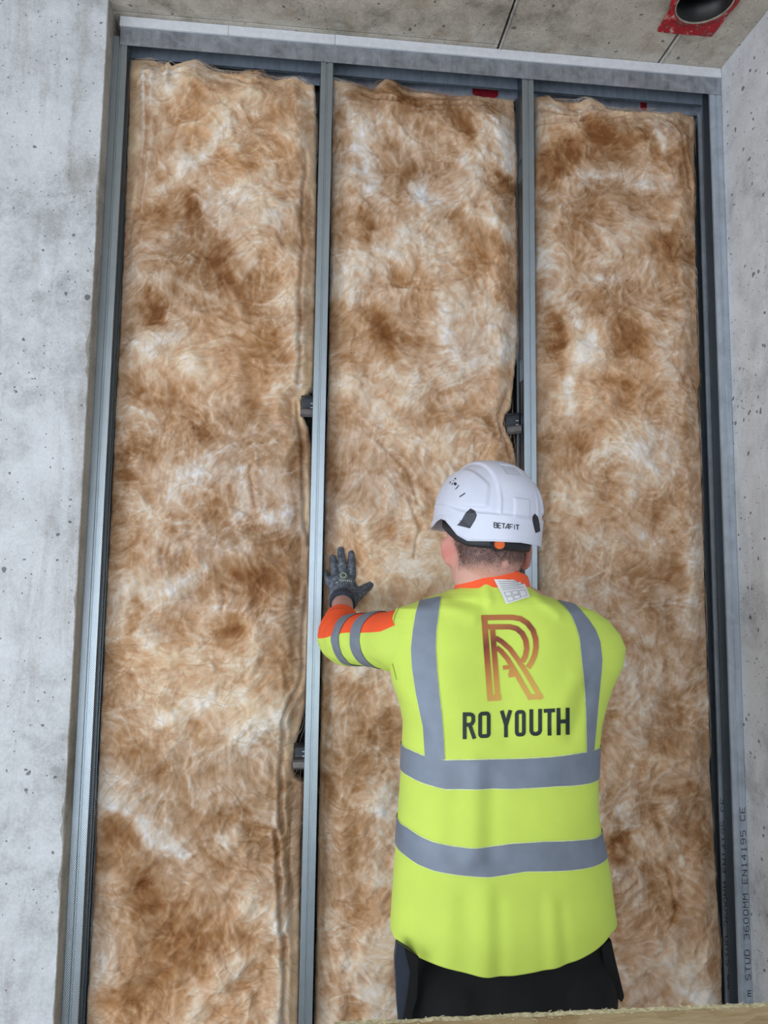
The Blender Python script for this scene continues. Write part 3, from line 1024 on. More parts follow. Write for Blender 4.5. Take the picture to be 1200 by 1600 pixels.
def make_batt(b):
    tx, tz = curve_px(b['top'])
    lz, lx = edge_z(b['left'])
    rz, rx = edge_z(b['right'])
    w = rx.mean() - lx.mean()
    nu, nv = int(w / 0.0031), int(3.05 / 0.0031)
    u = np.linspace(0, 1, nu)[None, :]
    vv = np.linspace(0, 1, nv)[:, None]
    z0 = 0.004
    xm = (lx[len(lx) // 2] * (1 - u) + rx[len(rx) // 2] * u)
    # the outline at the very bottom of the bay keeps the last measured x
    ztop = np.interp(xm, tx, tz) + 0.004 * vnoise(xm, xm * 0, 0.012, 77) + 0.002 * vnoise(xm, xm * 0, 0.005, 78)
    Z = z0 + vv * (ztop - z0)
    Lx = np.interp(Z, lz, lx) + 0.0018 * vnoise(Z, Z * 0 + 1, 0.02, 31) + 0.0012 * vnoise(Z, Z * 0 + 1, 0.006, 32)
    Rx = np.interp(Z, rz, rx) + 0.0018 * vnoise(Z, Z * 0 + 2, 0.02, 33) + 0.0012 * vnoise(Z, Z * 0 + 1, 0.006, 34)
    X = Lx + u * (Rx - Lx)
    edge = np.minimum(np.minimum(X - Lx, Rx - X), (ztop - Z))
    prof = smooth01(np.minimum(X - Lx, Rx - X) / 0.07) * smooth01((ztop - Z) / 0.10)
    rnd = np.sqrt(np.clip(1 - (1 - np.clip(edge / 0.011, 0, 1)) ** 2, 0, 1))
    Y = b['base'] - b['bulge'] * prof - samp(relief, X, Z) * (0.5 + 0.5 * prof) + 0.012 * (1 - rnd)
    # pressed in under the hand
    if b is BAYS[1]:
        hp = at(538, 905, 0.02)
        Y += 0.012 * np.exp(-((X - hp[0]) ** 2 + (Z - hp[2]) ** 2) / 0.07 ** 2)
    Y = np.clip(Y, 0.004, 0.068)
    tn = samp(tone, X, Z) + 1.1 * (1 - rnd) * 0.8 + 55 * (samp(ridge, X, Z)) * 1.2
    C = tone_color(tn)
    # paler cream wool along the folded-over edges
    fold_m = np.zeros_like(X)
    for kind, wid, zlo, zhi in b['folds']:
        d_ = {'left': X - Lx, 'right': Rx - X, 'top': ztop - Z + 0 * X}[kind]
        fold_m = np.maximum(fold_m, smooth01((wid - d_) / 0.006) * smooth01((Z - zlo) / 0.05) * smooth01((zhi - Z) / 0.05))
    fold_m = (fold_m * np.clip(0.75 + 0.25 * samp(low, X, Z), 0, 1))[..., None]
    C = C * (1 - 0.75 * fold_m) + 0.75 * fold_m * s2l((236, 208, 172)) * (1 + 0.06 * samp(lump, X, Z)[..., None])
    # warm golden / cooler grey variation of the fibre itself
    hue = samp(cloud, X, Z)[..., None]
    C = C * (1 + 0.05 * hue * np.array([0.6, 0.0, -1.0]))
    front = np.stack([X, Y, Z], -1).reshape(-1, 3)
    F = grid_faces(nu, nv)
    # outer skirt going back
    loop = list(range(nu)) + [r * nu + nu - 1 for r in range(1, nv)] + [(nv - 1) * nu + c for c in range(nu - 2, -1, -1)] + [r * nu for r in range(nv - 2, 0, -1)]
    loop = np.array(loop)
    back = front[loop].copy()
    back[:, 1] = 0.115
    Vt = np.vstack([front, back])
    n0 = len(front)
    nl = len(loop)
    k = np.arange(nl)
    SK = np.stack([loop, loop[(k + 1) % nl], n0 + (k + 1) % nl, n0 + k], 1)
    F = np.vstack([F, SK[:, ::-1]])
    Cc = np.vstack([C.reshape(-1, 3), C.reshape(-1, 3)[loop] * 0.95])
    me = fast_mesh('wool_blanket', Vt, F)
    set_color(me, Cc)
    root = empty('insulation_batt', (float(X.mean()), 0.1, 0.004), b['label'], 'insulation', 'amber mineral wool batts between the studs')
    link('wool_blanket', me, M['wool'], root, True)
    b.update(lz=lz, lx=lx, rz=rz, rx=rx, tx=tx, tz=tz, root=root, grid=(X, Y, Z), nu=nu, nv=nv, Cg=C)
    return root


for b in BAYS:
    make_batt(b)


# loose fibres teased out of the wool (uncountable: one object per batt)
def fibres(b, count, seed):
    r = np.random.default_rng(seed)
    X, Y, Z = b['grid']
    nu, nv = b['nu'], b['nv']
    S = 13
    n_edge = int(count * 0.22)
    iu = r.integers(3, nu - 3, count)
    zlow = int(0.12 * nv)
    iv = r.integers(zlow, nv - 3, count)
    # some start right at the edges
    iu[:n_edge // 2] = r.integers(0, 4, n_edge // 2)
    iu[n_edge // 2:n_edge] = nu - 1 - r.integers(0, 4, n_edge - n_edge // 2)
    iv[n_edge:n_edge + 260] = nv - 1 - r.integers(0, 5, 260)
    x = X[iv, iu].copy()
    z = Z[iv, iu].copy()
    L = r.uniform(0.02, 0.12, count) * r.choice([0.5, 1, 1.5], count, p=[.5, .35, .15])
    h = L / S
    th = r.uniform(-0.7, 0.7, count)
    curl = r.normal(0, 0.10, count)
    amp = r.uniform(0.0005, 0.004, count)
    P = np.zeros((count, S, 3))
    dirx = samp(VX, x, z)
    dirz = samp(VZ, x, z)
    a = np.arctan2(dirz, dirx) + th
    xl0 = np.interp(z, b['lz'], b['lx'])
    xr0 = np.interp(z, b['rz'], b['rx'])
    for s in range(S):
        fu = np.clip((x - xl0) / (xr0 - xl0), 0, 1) * (nu - 1)
        fv = np.clip((z - 0.004) / (np.interp(x, b['tx'], b['tz']) - 0.004), 0, 1) * (nv - 1)
        y = Y[fv.astype(int), fu.astype(int)]
        P[:, s, 0] = x
        P[:, s, 2] = z
        P[:, s, 1] = y - amp * (0.25 + math.sin(math.pi * s / (S - 1))) - 0.0004
        a = a + curl + r.normal(0, 0.06, count)
        x = x + np.cos(a) * h
        z = z + np.sin(a) * h
        x = np.clip(x, xl0 - 0.002, xr0 + 0.002)
        z = np.minimum(z, np.interp(x, b['tx'], b['tz']) + 0.008)
    P[..., 1] = np.clip(P[..., 1], -0.004, 0.08)
    rad = r.uniform(0.00022, 0.00055, count)
    prof = np.sin(np.linspace(0.25, math.pi - 0.05, S))[None, :] * rad[:, None]
    tang = np.gradient(P, axis=1)
    tang /= np.linalg.norm(tang, axis=2, keepdims=True) + 1e-9
    ydir = np.array([0, 1.0, 0])
    side = np.cross(tang, ydir)
    side /= np.linalg.norm(side, axis=2, keepdims=True) + 1e-9
    V = np.zeros((count, S, 3, 3))
    for k in range(3):
        aa = 2 * math.pi * k / 3 + 0.5
        V[:, :, k] = P + side * (math.cos(aa) * prof)[..., None] + ydir * (math.sin(aa) * prof)[..., None]
    V = V.reshape(-1, 3)
    base = (np.arange(count) * S * 3)[:, None, None]
    s_ = (np.arange(S - 1) * 3)[None, :, None]
    k_ = np.arange(3)[None, None, :]
    k2 = (k_ + 1) % 3
    F = np.stack([base + s_ + k_, base + s_ + k2, base + s_ + 3 + k2, base + s_ + 3 + k_], -1).reshape(-1, 4)
    me = fast_mesh('loose_fibres', V, F)
    tn = samp(tone, P[:, S // 2, 0], P[:, S // 2, 2]) + r.uniform(0.2, 1.6, count)
    C = np.repeat(tone_color(tn), S * 3, axis=0)
    set_color(me, C)
    o = link('loose_fibres', me, M['wool'], b['root'], True)
    o['kind'] = 'stuff'
    return o


fibres(BAYS[0], 3400, 21)
fibres(BAYS[1], 3200, 22)
fibres(BAYS[2], 3200, 23)

# ------------------------------------------------------------------ brackets
def bracket(px, py, w_px, label, flip, tilt=0.0):
    c = at(px, py, 0.02)
    root = empty('frame_bracket', tuple(c), label, 'bracket', 'dark steel brackets on the studs')
    wd = w_px * 2.1 / 1200
    x0, x1 = c[0] - wd / 2, c[0] + wd / 2

    def plate(name, prof, mat, xa, xb):
        bm = bmesh.new()
        extrude(bm, prof, xa, xb, lambda q, a: (a, c[1] + q[0], c[2] + q[1] + tilt * (a - c[0])))
        return obj_bm(name, bm, M[mat], root)
    plate('back_plate', [(0.020, 0.034), (0.022, 0.000), (0.020, -0.022)], 'black_steel', x0 + 0.003, x1)
    plate('upper_tab', [(0.020, 0.034), (0.004, 0.030), (-0.002, 0.026)], 'black_steel', x0, x1)
    p = plate('lower_tab', [(0.018, -0.004), (0.000, -0.007), (-0.006, -0.012), (-0.007, -0.026), (0.0, -0.032)], 'steel_grey_tab', x0 - 0.001, x1)
    plate('side_rib', [(0.018, 0.032), (0.018, 0.024), (0.006, 0.020)], 'black_steel', x0, x0 + 0.002)
    for dz in (0.010, -0.002):
        bm = bmesh.new()
        bx(bm, x1 - 0.010, x1 - 0.002, c[1] + 0.0165, c[1] + 0.0185, c[2] + dz, c[2] + dz + 0.0022)
        obj_bm('slot_edge', bm, M['slot'], root)
    return root


bracket(480.5, 634, 21, 'upper dark bracket beside the stud left of the worker, above his hand', 1)
bracket(803.0, 661, 24, 'dark folded bracket on the slotted stud just above the helmet', 1, tilt=0.15)
bracket(468.5, 1183, 19, 'lower dark bracket in torn insulation beside the stud at chest height', 1)

# ------------------------------------------------------------------ OSB board in front
t = NT('osb')
v = t.coord((1, 1, 1))
vo = t.n('TexVoronoi')
vo.inputs['Scale'].default_value = 22
nzn = t.n('TexNoise')
nzn.inputs['Scale'].default_value = 7
t.l(v, nzn.inputs['Vector'])
vm = t.n('VectorMath', operation='MULTIPLY_ADD')
t.l(nzn.outputs['Color'], vm.inputs[0])
vm.inputs[1].default_value = (0.12, 0.12, 0.12)
t.l(t.coord((0.6, 2.0, 2.0)), vm.inputs[2])
t.l(vm.outputs[0], vo.inputs['Vector'])
sp = t.n('SeparateColor')
t.l(vo.outputs['Color'], sp.inputs[0])
c = t.ramp(sp.outputs[0], [(0.0, (166, 132, 92)), (0.5, (208, 180, 138)), (1.0, (228, 208, 172))])
gr = t.noise(t.coord((6, 60, 60)), 5, 5, 0.7, 0.6)
c = t.mix(0.5, c, t.ramp(gr, [(0.3, (168, 134, 92)), (0.55, (214, 190, 150)), (0.75, (236, 218, 186))]))
t.set(Base_Color=c, Roughness=0.85)
t.bump(gr, 0.5, 0.002)
M['osb'] = t.m
M['osb_edge'] = plain('osb_cut_edge', (226, 206, 172), 0.9, noise_amt=0.2, nscale=140, bump=0.6, bdist=0.003)
brd = empty('osb_board', (0.75, -0.99, 0), 'pale brown strand board lying behind the worker at the lower right', 'board')
nb = 420
V, F = [], []
xa, xb = 0.02, XR - 0.01
yf, yb = -1.45, -0.990
pz = lambda x: 0.9655 + 0.0 * x
for i in range(nb):
    x = xa + (xb - xa) * i / (nb - 1)
    j = 0.0022 * float(vnoise(np.array([x]), np.array([0.0]), 0.006, 3)[0]) + 0.0012 * float(vnoise(np.array([x]), np.array([0.0]), 0.05, 4)[0])
    j2 = 0.003 * float(vnoise(np.array([x]), np.array([2.0]), 0.008, 3)[0])
    V += [(x, yf, pz(x) - 0.018), (x, yf, pz(x)), (x, yb - 0.010 + 2 * j2, pz(x)), (x, yb - 0.002 + j2, pz(x) + 0.001 + j), (x, yb + j2, pz(x) - 0.0015 + j), (x, yb, pz(x) - 0.018)]
for i in range(nb - 1):
    a, b_ = i * 6, i * 6 + 6
    for k in range(6):
        F.append((a + k, a + (k + 1) % 6, b_ + (k + 1) % 6, b_ + k))
F += [tuple(range(5, -1, -1)), tuple((nb - 1) * 6 + k for k in range(6))]
o = obj_py('board_panel', V, F, M['osb'], brd)
o.data.materials.append(M['osb_edge'])
for i in range(nb - 1):
    for k in (2, 3, 4):
        o.data.polygons[i * 6 + k].material_index = 1
# frayed strands on the cut edge (uncountable)
bm = bmesh.new()
for i in range(260):
    x = random.uniform(xa, xb)
    y = yb - abs(random.gauss(0, 0.010))
    L = random.uniform(0.002, 0.009)
    a = random.uniform(0, math.pi)
    e = random.uniform(-0.2, 0.5)
    d = Vector((math.cos(a) * math.cos(e), math.sin(a) * math.cos(e) * 0.5, math.sin(e))) * L
    s = Vector((-math.sin(a), math.cos(a), 0)) * random.uniform(0.0004, 0.0012)
    p = Vector((x, y, pz(x) + 0.0003))
    q = [bm.verts.new(w) for w in (p - s, p + s, p + d + s * 0.4, p + d - s * 0.4, p + d * 0.5 + Vector((0, 0, 0.0008)))]
    for tri in ((0, 1, 4), (1, 2, 4), (2, 3, 4), (3, 0, 4), (3, 2, 1, 0)):
        bm.faces.new([q[k] for k in tri])
o = obj_bm('frayed_strands', bm, M['osb_edge'], brd)
o['kind'] = 'stuff'

# trestles that carry the board
M['timber'] = plain('trestle_timber', (176, 142, 98), 0.8, noise_amt=0.15, nscale=30)
for xt, lb in ((0.28, 'wooden trestle under the left end of the strand board'), (0.98, 'wooden trestle under the right end of the strand board')):
    tr_ = empty('trestle', (xt, -1.22, 0), lb, 'trestle', 'wooden trestles under the board')
    box_obj('top_beam', (xt - 0.022, xt + 0.022, -1.44, -1.0, 0.900, 0.9470), M['timber'], tr_, 0.002)
    for sy in (-1, 1):
        for sx in (-1, 1):
            bm = bmesh.new()
            q = [Vector((xt + sx * 0.045 + a, -1.22 + sy * 0.18 + b_, 0.93)) for a, b_ in ((-.02, -.02), (.02, -.02), (.02, .02), (-.02, .02))]
            p = [Vector((v.x + sx * 0.10, v.y, 0.0)) for v in q]
            vs = [bm.verts.new(v) for v in p + q]
            for f in ((0, 3, 2, 1), (4, 5, 6, 7), (0, 1, 5, 4), (1, 2, 6, 5), (2, 3, 7, 6), (3, 0, 4, 7)):
                bm.faces.new([vs[i] for i in f])
            obj_bm('leg', bm, M['timber'], tr_)

# ------------------------------------------------------------------ person
M['vest'] = fabric('hi_vis_yellow', (204, 228, 94), 0.75, sheen=0.05, amt=0.02)
M['sleeve_yellow'] = fabric('polo_yellow', (203, 228, 98), 0.8, weave=600, amt=0.03)
M['orange'] = fabric('hi_vis_orange', (250, 92, 44), 0.8, amt=0.03)
M['tape'] = plain('reflective_tape', (122, 132, 148), 0.55, 0.15, noise_amt=0.07, nscale=14)
M['tape_edge'] = plain('tape_stitch_edge', (222, 236, 170), 0.7)
M['trouser'] = fabric('black_trousers', (7, 8, 10), 0.9, amt=0.2, sheen=0.0)
M['trouser_grey'] = fabric('faded_black_panel', (42, 50, 64), 0.85, amt=0.15)
M['boot'] = plain('black_boot', (26, 24, 22), 0.5)
M['shell'] = None
M['white_label'] = plain('white_label', (228, 228, 232), 0.7, noise_amt=0.01)
M['logo_ink'] = plain('dark_print', (22, 40, 36), 0.6)
M['helmet_black'] = plain('helmet_black', (34, 36, 42), 0.5)
M['helmet_clip'] = plain('helmet_clip_grey', (62, 66, 76), 0.55, noise_amt=0.2, nscale=120)
M['helmet_ink'] = plain('helmet_print', (54, 54, 66), 0.6)
M['knob_orange'] = plain('knob_orange', (232, 104, 42), 0.5)
t = NT('helmet_white')
v = t.coord()
g = t.noise(v, 14, 5)
t.set(Base_Color=t.ramp(g, [(0.3, (208, 213, 232)), (0.7, (220, 224, 240))]), Roughness=0.38)
M['shell'] = t.m
t = NT('polo_orange_over_yellow')
vcs = t.n('VertexColor', layer_name='Seam')
gt_ = t.n('Math', operation='GREATER_THAN')
t.l(vcs.outputs['Color'], gt_.inputs[0])
gt_.inputs[1].default_value = 0.5
t.set(Base_Color=t.mix(gt_.outputs[0], rgba((203, 228, 98)), rgba((250, 92, 44))), Roughness=0.8)
t.bump(t.noise(t.coord(), 600, 2), 0.15, 0.0006)
M['polo'] = t.m
t = NT('skin')
v = t.coord()
vc = t.n('VertexColor', layer_name='Col')
g = t.noise(v, 90, 4)
t.set(Base_Color=t.mix(0.10, vc.outputs['Color'], t.ramp(g, [(0.3, (170, 110, 100)), (0.7, (236, 190, 178))])), Roughness=0.6)
t.b.inputs['Subsurface Weight'].default_value = 0.08
t.b.inputs['Subsurface Radius'].default_value = (0.008, 0.003, 0.002)
M['skin'] = t.m
t = NT('glove')
v = t.coord()
g = t.noise(v, 110, 6, 0.78, 0.8)
c = t.ramp(g, [(0.32, (38, 42, 52)), (0.48, (76, 83, 95)), (0.60, (112, 118, 128)), (0.72, (162, 166, 170))])
t.set(Base_Color=c, Roughness=0.6)
t.bump(g, 0.4, 0.001)
M['glove'] = t.m
M['glove_cuff'] = plain('glove_knit', (58, 64, 78), 0.9, noise_amt=0.2, nscale=200)
M['hair'] = plain('brown_hair', (58, 44, 40), 0.8, noise_amt=0.2)

person = empty('person', (0.385, -0.56, 0), 'worker in white helmet and yellow high-visibility vest pressing insulation into the frame', 'person')


def chain(bm, pts, rad, sc=(1, 1, 1), n=20, cap=5):
    """closed rounded tube through pts with radius per point (scalar or (a,b))."""
    P = [Vector(p) for p in pts]
    m = len(P)
    R = [(r, r) if not isinstance(r, (tuple, list)) else r for r in rad]
    tang = []
    for i in range(m):
        d = (P[min(i + 1, m - 1)] - P[max(i - 1, 0)])
        tang.append(d.normalized())
    ref = Vector((1, 0, 0)) if abs(tang[0].x) < 0.8 else Vector((0, 0, 1))
    rings = []

    def ring(c, tdir, a, b):
        nonlocal ref
        s = (ref - tdir * ref.dot(tdir)).normalized()
        ref = s
        q = tdir.cross(s)
        return [bm.verts.new(c + s * (a * math.cos(2 * math.pi * k / n)) + q * (b * math.sin(2 * math.pi * k / n))) for k in range(n)]
    rings = []
    for j in range(cap, 0, -1):
        th = math.pi / 2 * j / (cap + 0.3)
        rings.append(ring(P[0] - tang[0] * (math.sin(th) * min(R[0])), tang[0], R[0][0] * math.cos(th), R[0][1] * math.cos(th)))
    for i in range(m):
        rings.append(ring(P[i], tang[i], *R[i]))
    for j in range(1, cap + 1):
        th = math.pi / 2 * j / (cap + 0.3)
        rings.append(ring(P[-1] + tang[-1] * (math.sin(th) * min(R[-1])), tang[-1], R[-1][0] * math.cos(th), R[-1][1] * math.cos(th)))
    for a, b_ in zip(rings[:-1], rings[1:]):
        for k in range(n):
            bm.faces.new((a[k], a[(k + 1) % n], b_[(k + 1) % n], b_[k]))
    bm.faces.new(rings[0][::-1])
    bm.faces.new(rings[-1])


def ellipsoid(bm, c, r, rotz=0.0, tilt=0.0, sub=3):
    res = bmesh.ops.create_icosphere(bm, subdivisions=sub, radius=1.0)
    Mx = Matrix.Translation(c) @ Matrix.Rotation(rotz, 4, 'Z') @ Matrix.Rotation(tilt, 4, 'X') @ Matrix.Diagonal((r[0], r[1], r[2], 1))
    for v in res['verts']:
        v.co = Mx @ v.co


def fuse(bm, voxel, smooth_iter=4, smooth_fac=0.5):
    me = bpy.data.meshes.new('tmp')
    bm.to_mesh(me)
    bm.free()
    ob = bpy.data.objects.new('tmp', me)
    COL.objects.link(ob)
    md = ob.modifiers.new('r', 'REMESH')
    md.mode = 'VOXEL'
    md.voxel_size = voxel
    ms = ob.modifiers.new('s', 'SMOOTH')
    ms.iterations = smooth_iter
    ms.factor = smooth_fac
    dg = bpy.context.evaluated_depsgraph_get()
    out = bpy.data.meshes.new_from_object(ob.evaluated_get(dg))
    COL.objects.unlink(ob)
    bpy.data.objects.remove(ob)
    return out


def dens(pts, k=4):
    """Catmull-Rom densify of rows [x,y,z,r...]"""
    P = np.array(pts, float)
    out = []
    n = len(P)
    for i in range(n - 1):
        p0, p1, p2, p3 = P[max(i - 1, 0)], P[i], P[i + 1], P[min(i + 2, n - 1)]
        for j in range(k):
            t_ = j / k
            out.append(0.5 * ((2 * p1) + (-p0 + p2) * t_ + (2 * p0 - 5 * p1 + 4 * p2 - p3) * t_ ** 2 + (-p0 + 3 * p1 - 3 * p2 + p3) * t_ ** 3))
    out.append(P[-1])
    return np.array(out)


# --- skeleton points
HEADY = -0.555
hc = at(757, 872, HEADY)                       # skull centre at ear height
headc = Vector((hc[0], HEADY, hc[2] + 0.025))
HYAW = math.radians(15)                        # turned a little to the left
fwd = Vector((-math.sin(HYAW), math.cos(HYAW), 0))
rgt = Vector((math.cos(HYAW), math.sin(HYAW), 0))
upv = Vector((0, 0, 1))


def hp(a, b, c):
    return headc + rgt * a + fwd * b + upv * c


PV = lambda px, py, Y: Vector(at(px, py, Y))
shL, shR = PV(655, 1000, -0.50), PV(900, 1003, -0.48)
elL = PV(536, 1001, -0.285)
wrL = PV(535, 943, -0.075)
palmL = PV(537, 926, 0.004)
# right arm reaches forward and inward, hidden by the torso
elR = Vector((shR.x - 0.005, -0.27, shR.z - 0.13))
wrR = Vector((0.50, -0.075, 1.36))


def hand(bm, side, knuck, tips, thumb, wrist, palm_c, palm_r, rf, rt):
    chain(bm, [wrist, palm_c], [(rf[4] * 1.9, rf[4] * 1.9), palm_r], n=20)
    for k, (a, m_, b_) in enumerate(tips):
        chain(bm, [a, m_, b_], [rf[k], rf[k] * 0.98, rf[k] * 0.86], n=14)
    chain(bm, thumb, rt, n=14)


def left_hand(bm, grow):
    """left hand pressed flat, seen from its back; fingers spread upwards"""
    W = wrL
    kn = dict(index=PV(550, 900, 0.012), middle=PV(537, 898, 0.009), ring=PV(524, 903, 0.011), pinky=PV(513.5, 911, 0.014))
    tp = dict(index=PV(549, 864, 0.020), middle=PV(532, 859.5, 0.018), ring=PV(519.8, 872, 0.018), pinky=PV(508.5, 896, 0.019))
    r = 0.0088 + grow
    for k, (kk, rr_) in enumerate((('index', 1.0), ('middle', 1.02), ('ring', 0.98), ('pinky', 0.9))):
        a, b_ = kn[kk], tp[kk]
        m_ = (a + b_) / 2 + Vector((0, -0.006, 0))
        base = a * 0.55 + palmL * 0.45
        chain(bm, [base, a, m_, b_], [r * 1.1, r * rr_ * 1.08, r * rr_, r * rr_ * 0.86], n=16)
    # palm: slab through the knuckle row down to the heel
    p0 = PV(531, 902, 0.006)
    p1 = PV(537, 922, 0.000)
    p2 = PV(540, 944, -0.012)
    chain(bm, [p0, p1, p2], [(0.032 + grow, 0.012 + grow), (0.038 + grow, 0.015 + grow), (0.032 + grow, 0.017 + grow)], n=28)
    # wrist root
    chain(bm, [PV(538, 936, -0.010), PV(536, 941, -0.045), W], [0.030 + grow, 0.029 + grow, 0.029 + grow * 0.5], n=24)
    # thumb leaves the side of the palm near its base
    chain(bm, [PV(549, 936, -0.012), PV(561, 927, -0.006), PV(571, 919, 0.004), PV(579.5, 914, 0.012)],
          [0.017 + grow, 0.0145 + grow, 0.0105 + grow, 0.0088 + grow], n=16)


def right_hand(bm, grow):
    W = wrR
    c0 = Vector((0.50, 0.004, 1.40))
    for k, (dx, L, rr_) in enumerate(((-0.030, 0.072, 1.0), (-0.010, 0.080, 1.02), (0.011, 0.073, 0.98), (0.030, 0.056, 0.9))):
        r = (0.0088 + grow) * rr_
        a = c0 + Vector((dx, 0.004, 0.040))
        b_ = a + Vector((dx * 0.4, 0.004, L))
        chain(bm, [c0 + Vector((dx * 0.7, 0, 0.01)), a, (a + b_) / 2 + Vector((0, -0.006, 0)), b_], [r * 1.1, r * 1.08, r, r * 0.86], n=16)
    chain(bm, [c0 + Vector((0, 0, 0.036)), c0, c0 + Vector((0, -0.008, -0.04))],
          [(0.032 + grow, 0.012 + grow), (0.038 + grow, 0.015 + grow), (0.032 + grow, 0.017 + grow)], n=28)
    chain(bm, [c0 + Vector((0, -0.012, -0.030)), W], [0.030 + grow, 0.029 + grow * 0.5], n=24)
    chain(bm, [c0 + Vector((-0.022, -0.01, -0.026)), c0 + Vector((-0.045, -0.006, -0.010)), c0 + Vector((-0.066, 0.004, 0.008)), c0 + Vector((-0.080, 0.008, 0.022))],
          [0.017 + grow, 0.0145 + grow, 0.0105 + grow, 0.0088 + grow], n=16)


# --- the body, one continuous surface
bm = bmesh.new()
ellipsoid(bm, hp(0, -0.005, 0.035), (0.076, 0.096, 0.090), HYAW)
ellipsoid(bm, hp(0, 0.022, -0.012), (0.066, 0.076, 0.078), HYAW)
ellipsoid(bm, hp(0, 0.040, -0.062), (0.050, 0.052, 0.034), HYAW)      # jaw and chin
ellipsoid(bm, hp(0, -0.035, -0.015), (0.068, 0.055, 0.060), HYAW)     # occiput
ellipsoid(bm, hp(0, 0.092, 0.032), (0.050, 0.016, 0.012), HYAW)       # brow
ellipsoid(bm, hp(0, 0.104, -0.012), (0.011, 0.018, 0.013), HYAW)      # nose tip
chain(bm, [hp(0, 0.092, 0.024), hp(0, 0.106, -0.006)], [0.008, 0.011], n=12)
ellipsoid(bm, hp(0, 0.092, -0.044), (0.023, 0.010, 0.005), HYAW)      # upper lip
ellipsoid(bm, hp(0, 0.090, -0.054), (0.020, 0.010, 0.006), HYAW)      # lower lip
ellipsoid(bm, hp(-0.045, 0.070, -0.012), (0.020, 0.020, 0.020), HYAW)
ellipsoid(bm, hp(0.045, 0.070, -0.012), (0.020, 0.020, 0.020), HYAW)
for s, e in ((-1, PV(702.5, 861, -0.545)), (1, PV(823.5, 868, -0.515))):
    ellipsoid(bm, e, (0.0095, 0.020, 0.030), -s * 0.42 + HYAW, 0.15)
    ellipsoid(bm, e + Vector((s * -0.003, 0.008, -0.020)), (0.008, 0.010, 0.012), HYAW)
    ellipsoid(bm, e + Vector((s * 0.003, -0.004, 0.010)), (0.0065, 0.019, 0.021), -s * 0.75 + HYAW, 0.15)
nb_, nt_ = PV(768, 960, -0.535), PV(758, 862, -0.552)
chain(bm, dens([(*nb_, 0.085), (*PV(763, 918, -0.545), 0.070), (*PV(759, 892, -0.552), 0.0665), (*nt_, 0.064)])[:, :3].tolist(),
      dens([(*nb_, 0.085), (*PV(763, 918, -0.545), 0.070), (*PV(759, 892, -0.552), 0.0665), (*nt_, 0.064)])[:, 3].tolist(), n=28)
# trunk
chain(bm, [PV(775, 965, -0.51), PV(780, 1040, -0.50), PV(780, 1180, -0.53), PV(782, 1330, -0.56), PV(785, 1480, -0.58)],
      [(0.13, 0.075), (0.175, 0.10), (0.155, 0.10), (0.14, 0.09), (0.145, 0.085)], n=40)
# shoulders and arms
for sh, el, wr, Yb in ((shL, elL, wrL, -0.5), (shR, elR, wrR, -0.49)):
    cc_ = PV(775, 985, -0.50)
    chain(bm, [cc_.lerp(sh, 0.4), sh], [0.065, 0.060], n=20)
    chain(bm, [sh, sh.lerp(el, 0.5), el, el.lerp(wr, 0.25), el.lerp(wr, 0.6), wr], [0.052, 0.044, 0.036, 0.033, 0.029, 0.0275], n=24)
left_hand(bm, -0.0012)
right_hand(bm, -0.0012)
hipz = 0.90
for s in (-1, 1):
    hx = 0.385 + s * 0.10
    chain(bm, [(hx, -0.58, hipz), (hx + s * 0.01, -0.575, 0.52), (hx + s * 0.015, -0.59, 0.46), (hx + s * 0.02, -0.61, 0.09)],
          [0.070, 0.056, 0.050, 0.036], n=24)
    chain(bm, [(hx + s * 0.02, -0.63, 0.05), (hx + s * 0.035, -0.47, 0.035)], [0.034, 0.026], n=16)
bme = fuse(bm, 0.0042, 3)
co = np.zeros(len(bme.vertices) * 3, np.float32)
bme.vertices.foreach_get('co', co)
co = co.reshape(-1, 3)
base = s2l((214, 164, 150))
C = np.tile(base, (len(co), 1))
redm = s2l((206, 116, 106))
for e in (PV(702, 862, -0.545), PV(823.5, 868, -0.515)):
    w = np.exp(-(np.linalg.norm(co - np.array(e), axis=1) / 0.026) ** 2)[:, None]
    C = C * (1 - w) + redm * w
# forearm slightly browner
w = (np.exp(-((np.linalg.norm(co - np.array(wrL), axis=1)) / 0.12) ** 2))[:, None]
C = C * (1 - w) + s2l((186, 142, 132)) * w
# cropped-hair stubble tint on scalp: nape fade
rel = co - np.array(headc)
bk = -(rel @ np.array(fwd))
sd = rel @ np.array(rgt)
up_ = rel[:, 2]
fade = smooth01((up_ + 0.060) / 0.036) * smooth01((bk + 0.012 - 0.00) / 0.035)
fade *= smooth01((0.0 + up_ + 0.5) / 0.1)
fade = np.clip(fade * (1 + 0.5 * vnoise(sd, up_, 0.008, 5)), 0, 1)
spot = PV(786, 882, -0.62)
fade *= 1 - np.exp(-(np.hypot(co[:, 0] - at(786, 882, -0.62)[0], co[:, 2] - at(786, 882, -0.62)[2]) / 0.0085) ** 4) * (co[:, 1] < -0.57)
fade = fade[:, None]
C = C * (1 - 0.9 * fade) + s2l((60, 46, 46)) * 0.9 * fade
set_color(bme, C)
body = link('body', bme, M['skin'], person, True)
# eyes (on the hidden side of the head)
for s in (-1, 1):
    bm = bmesh.new()
    ellipsoid(bm, hp(s * 0.031, 0.083, 0.010), (0.012, 0.009, 0.009), HYAW, sub=2)
    obj_bm('eye', bm, M['white_label'], person, True)

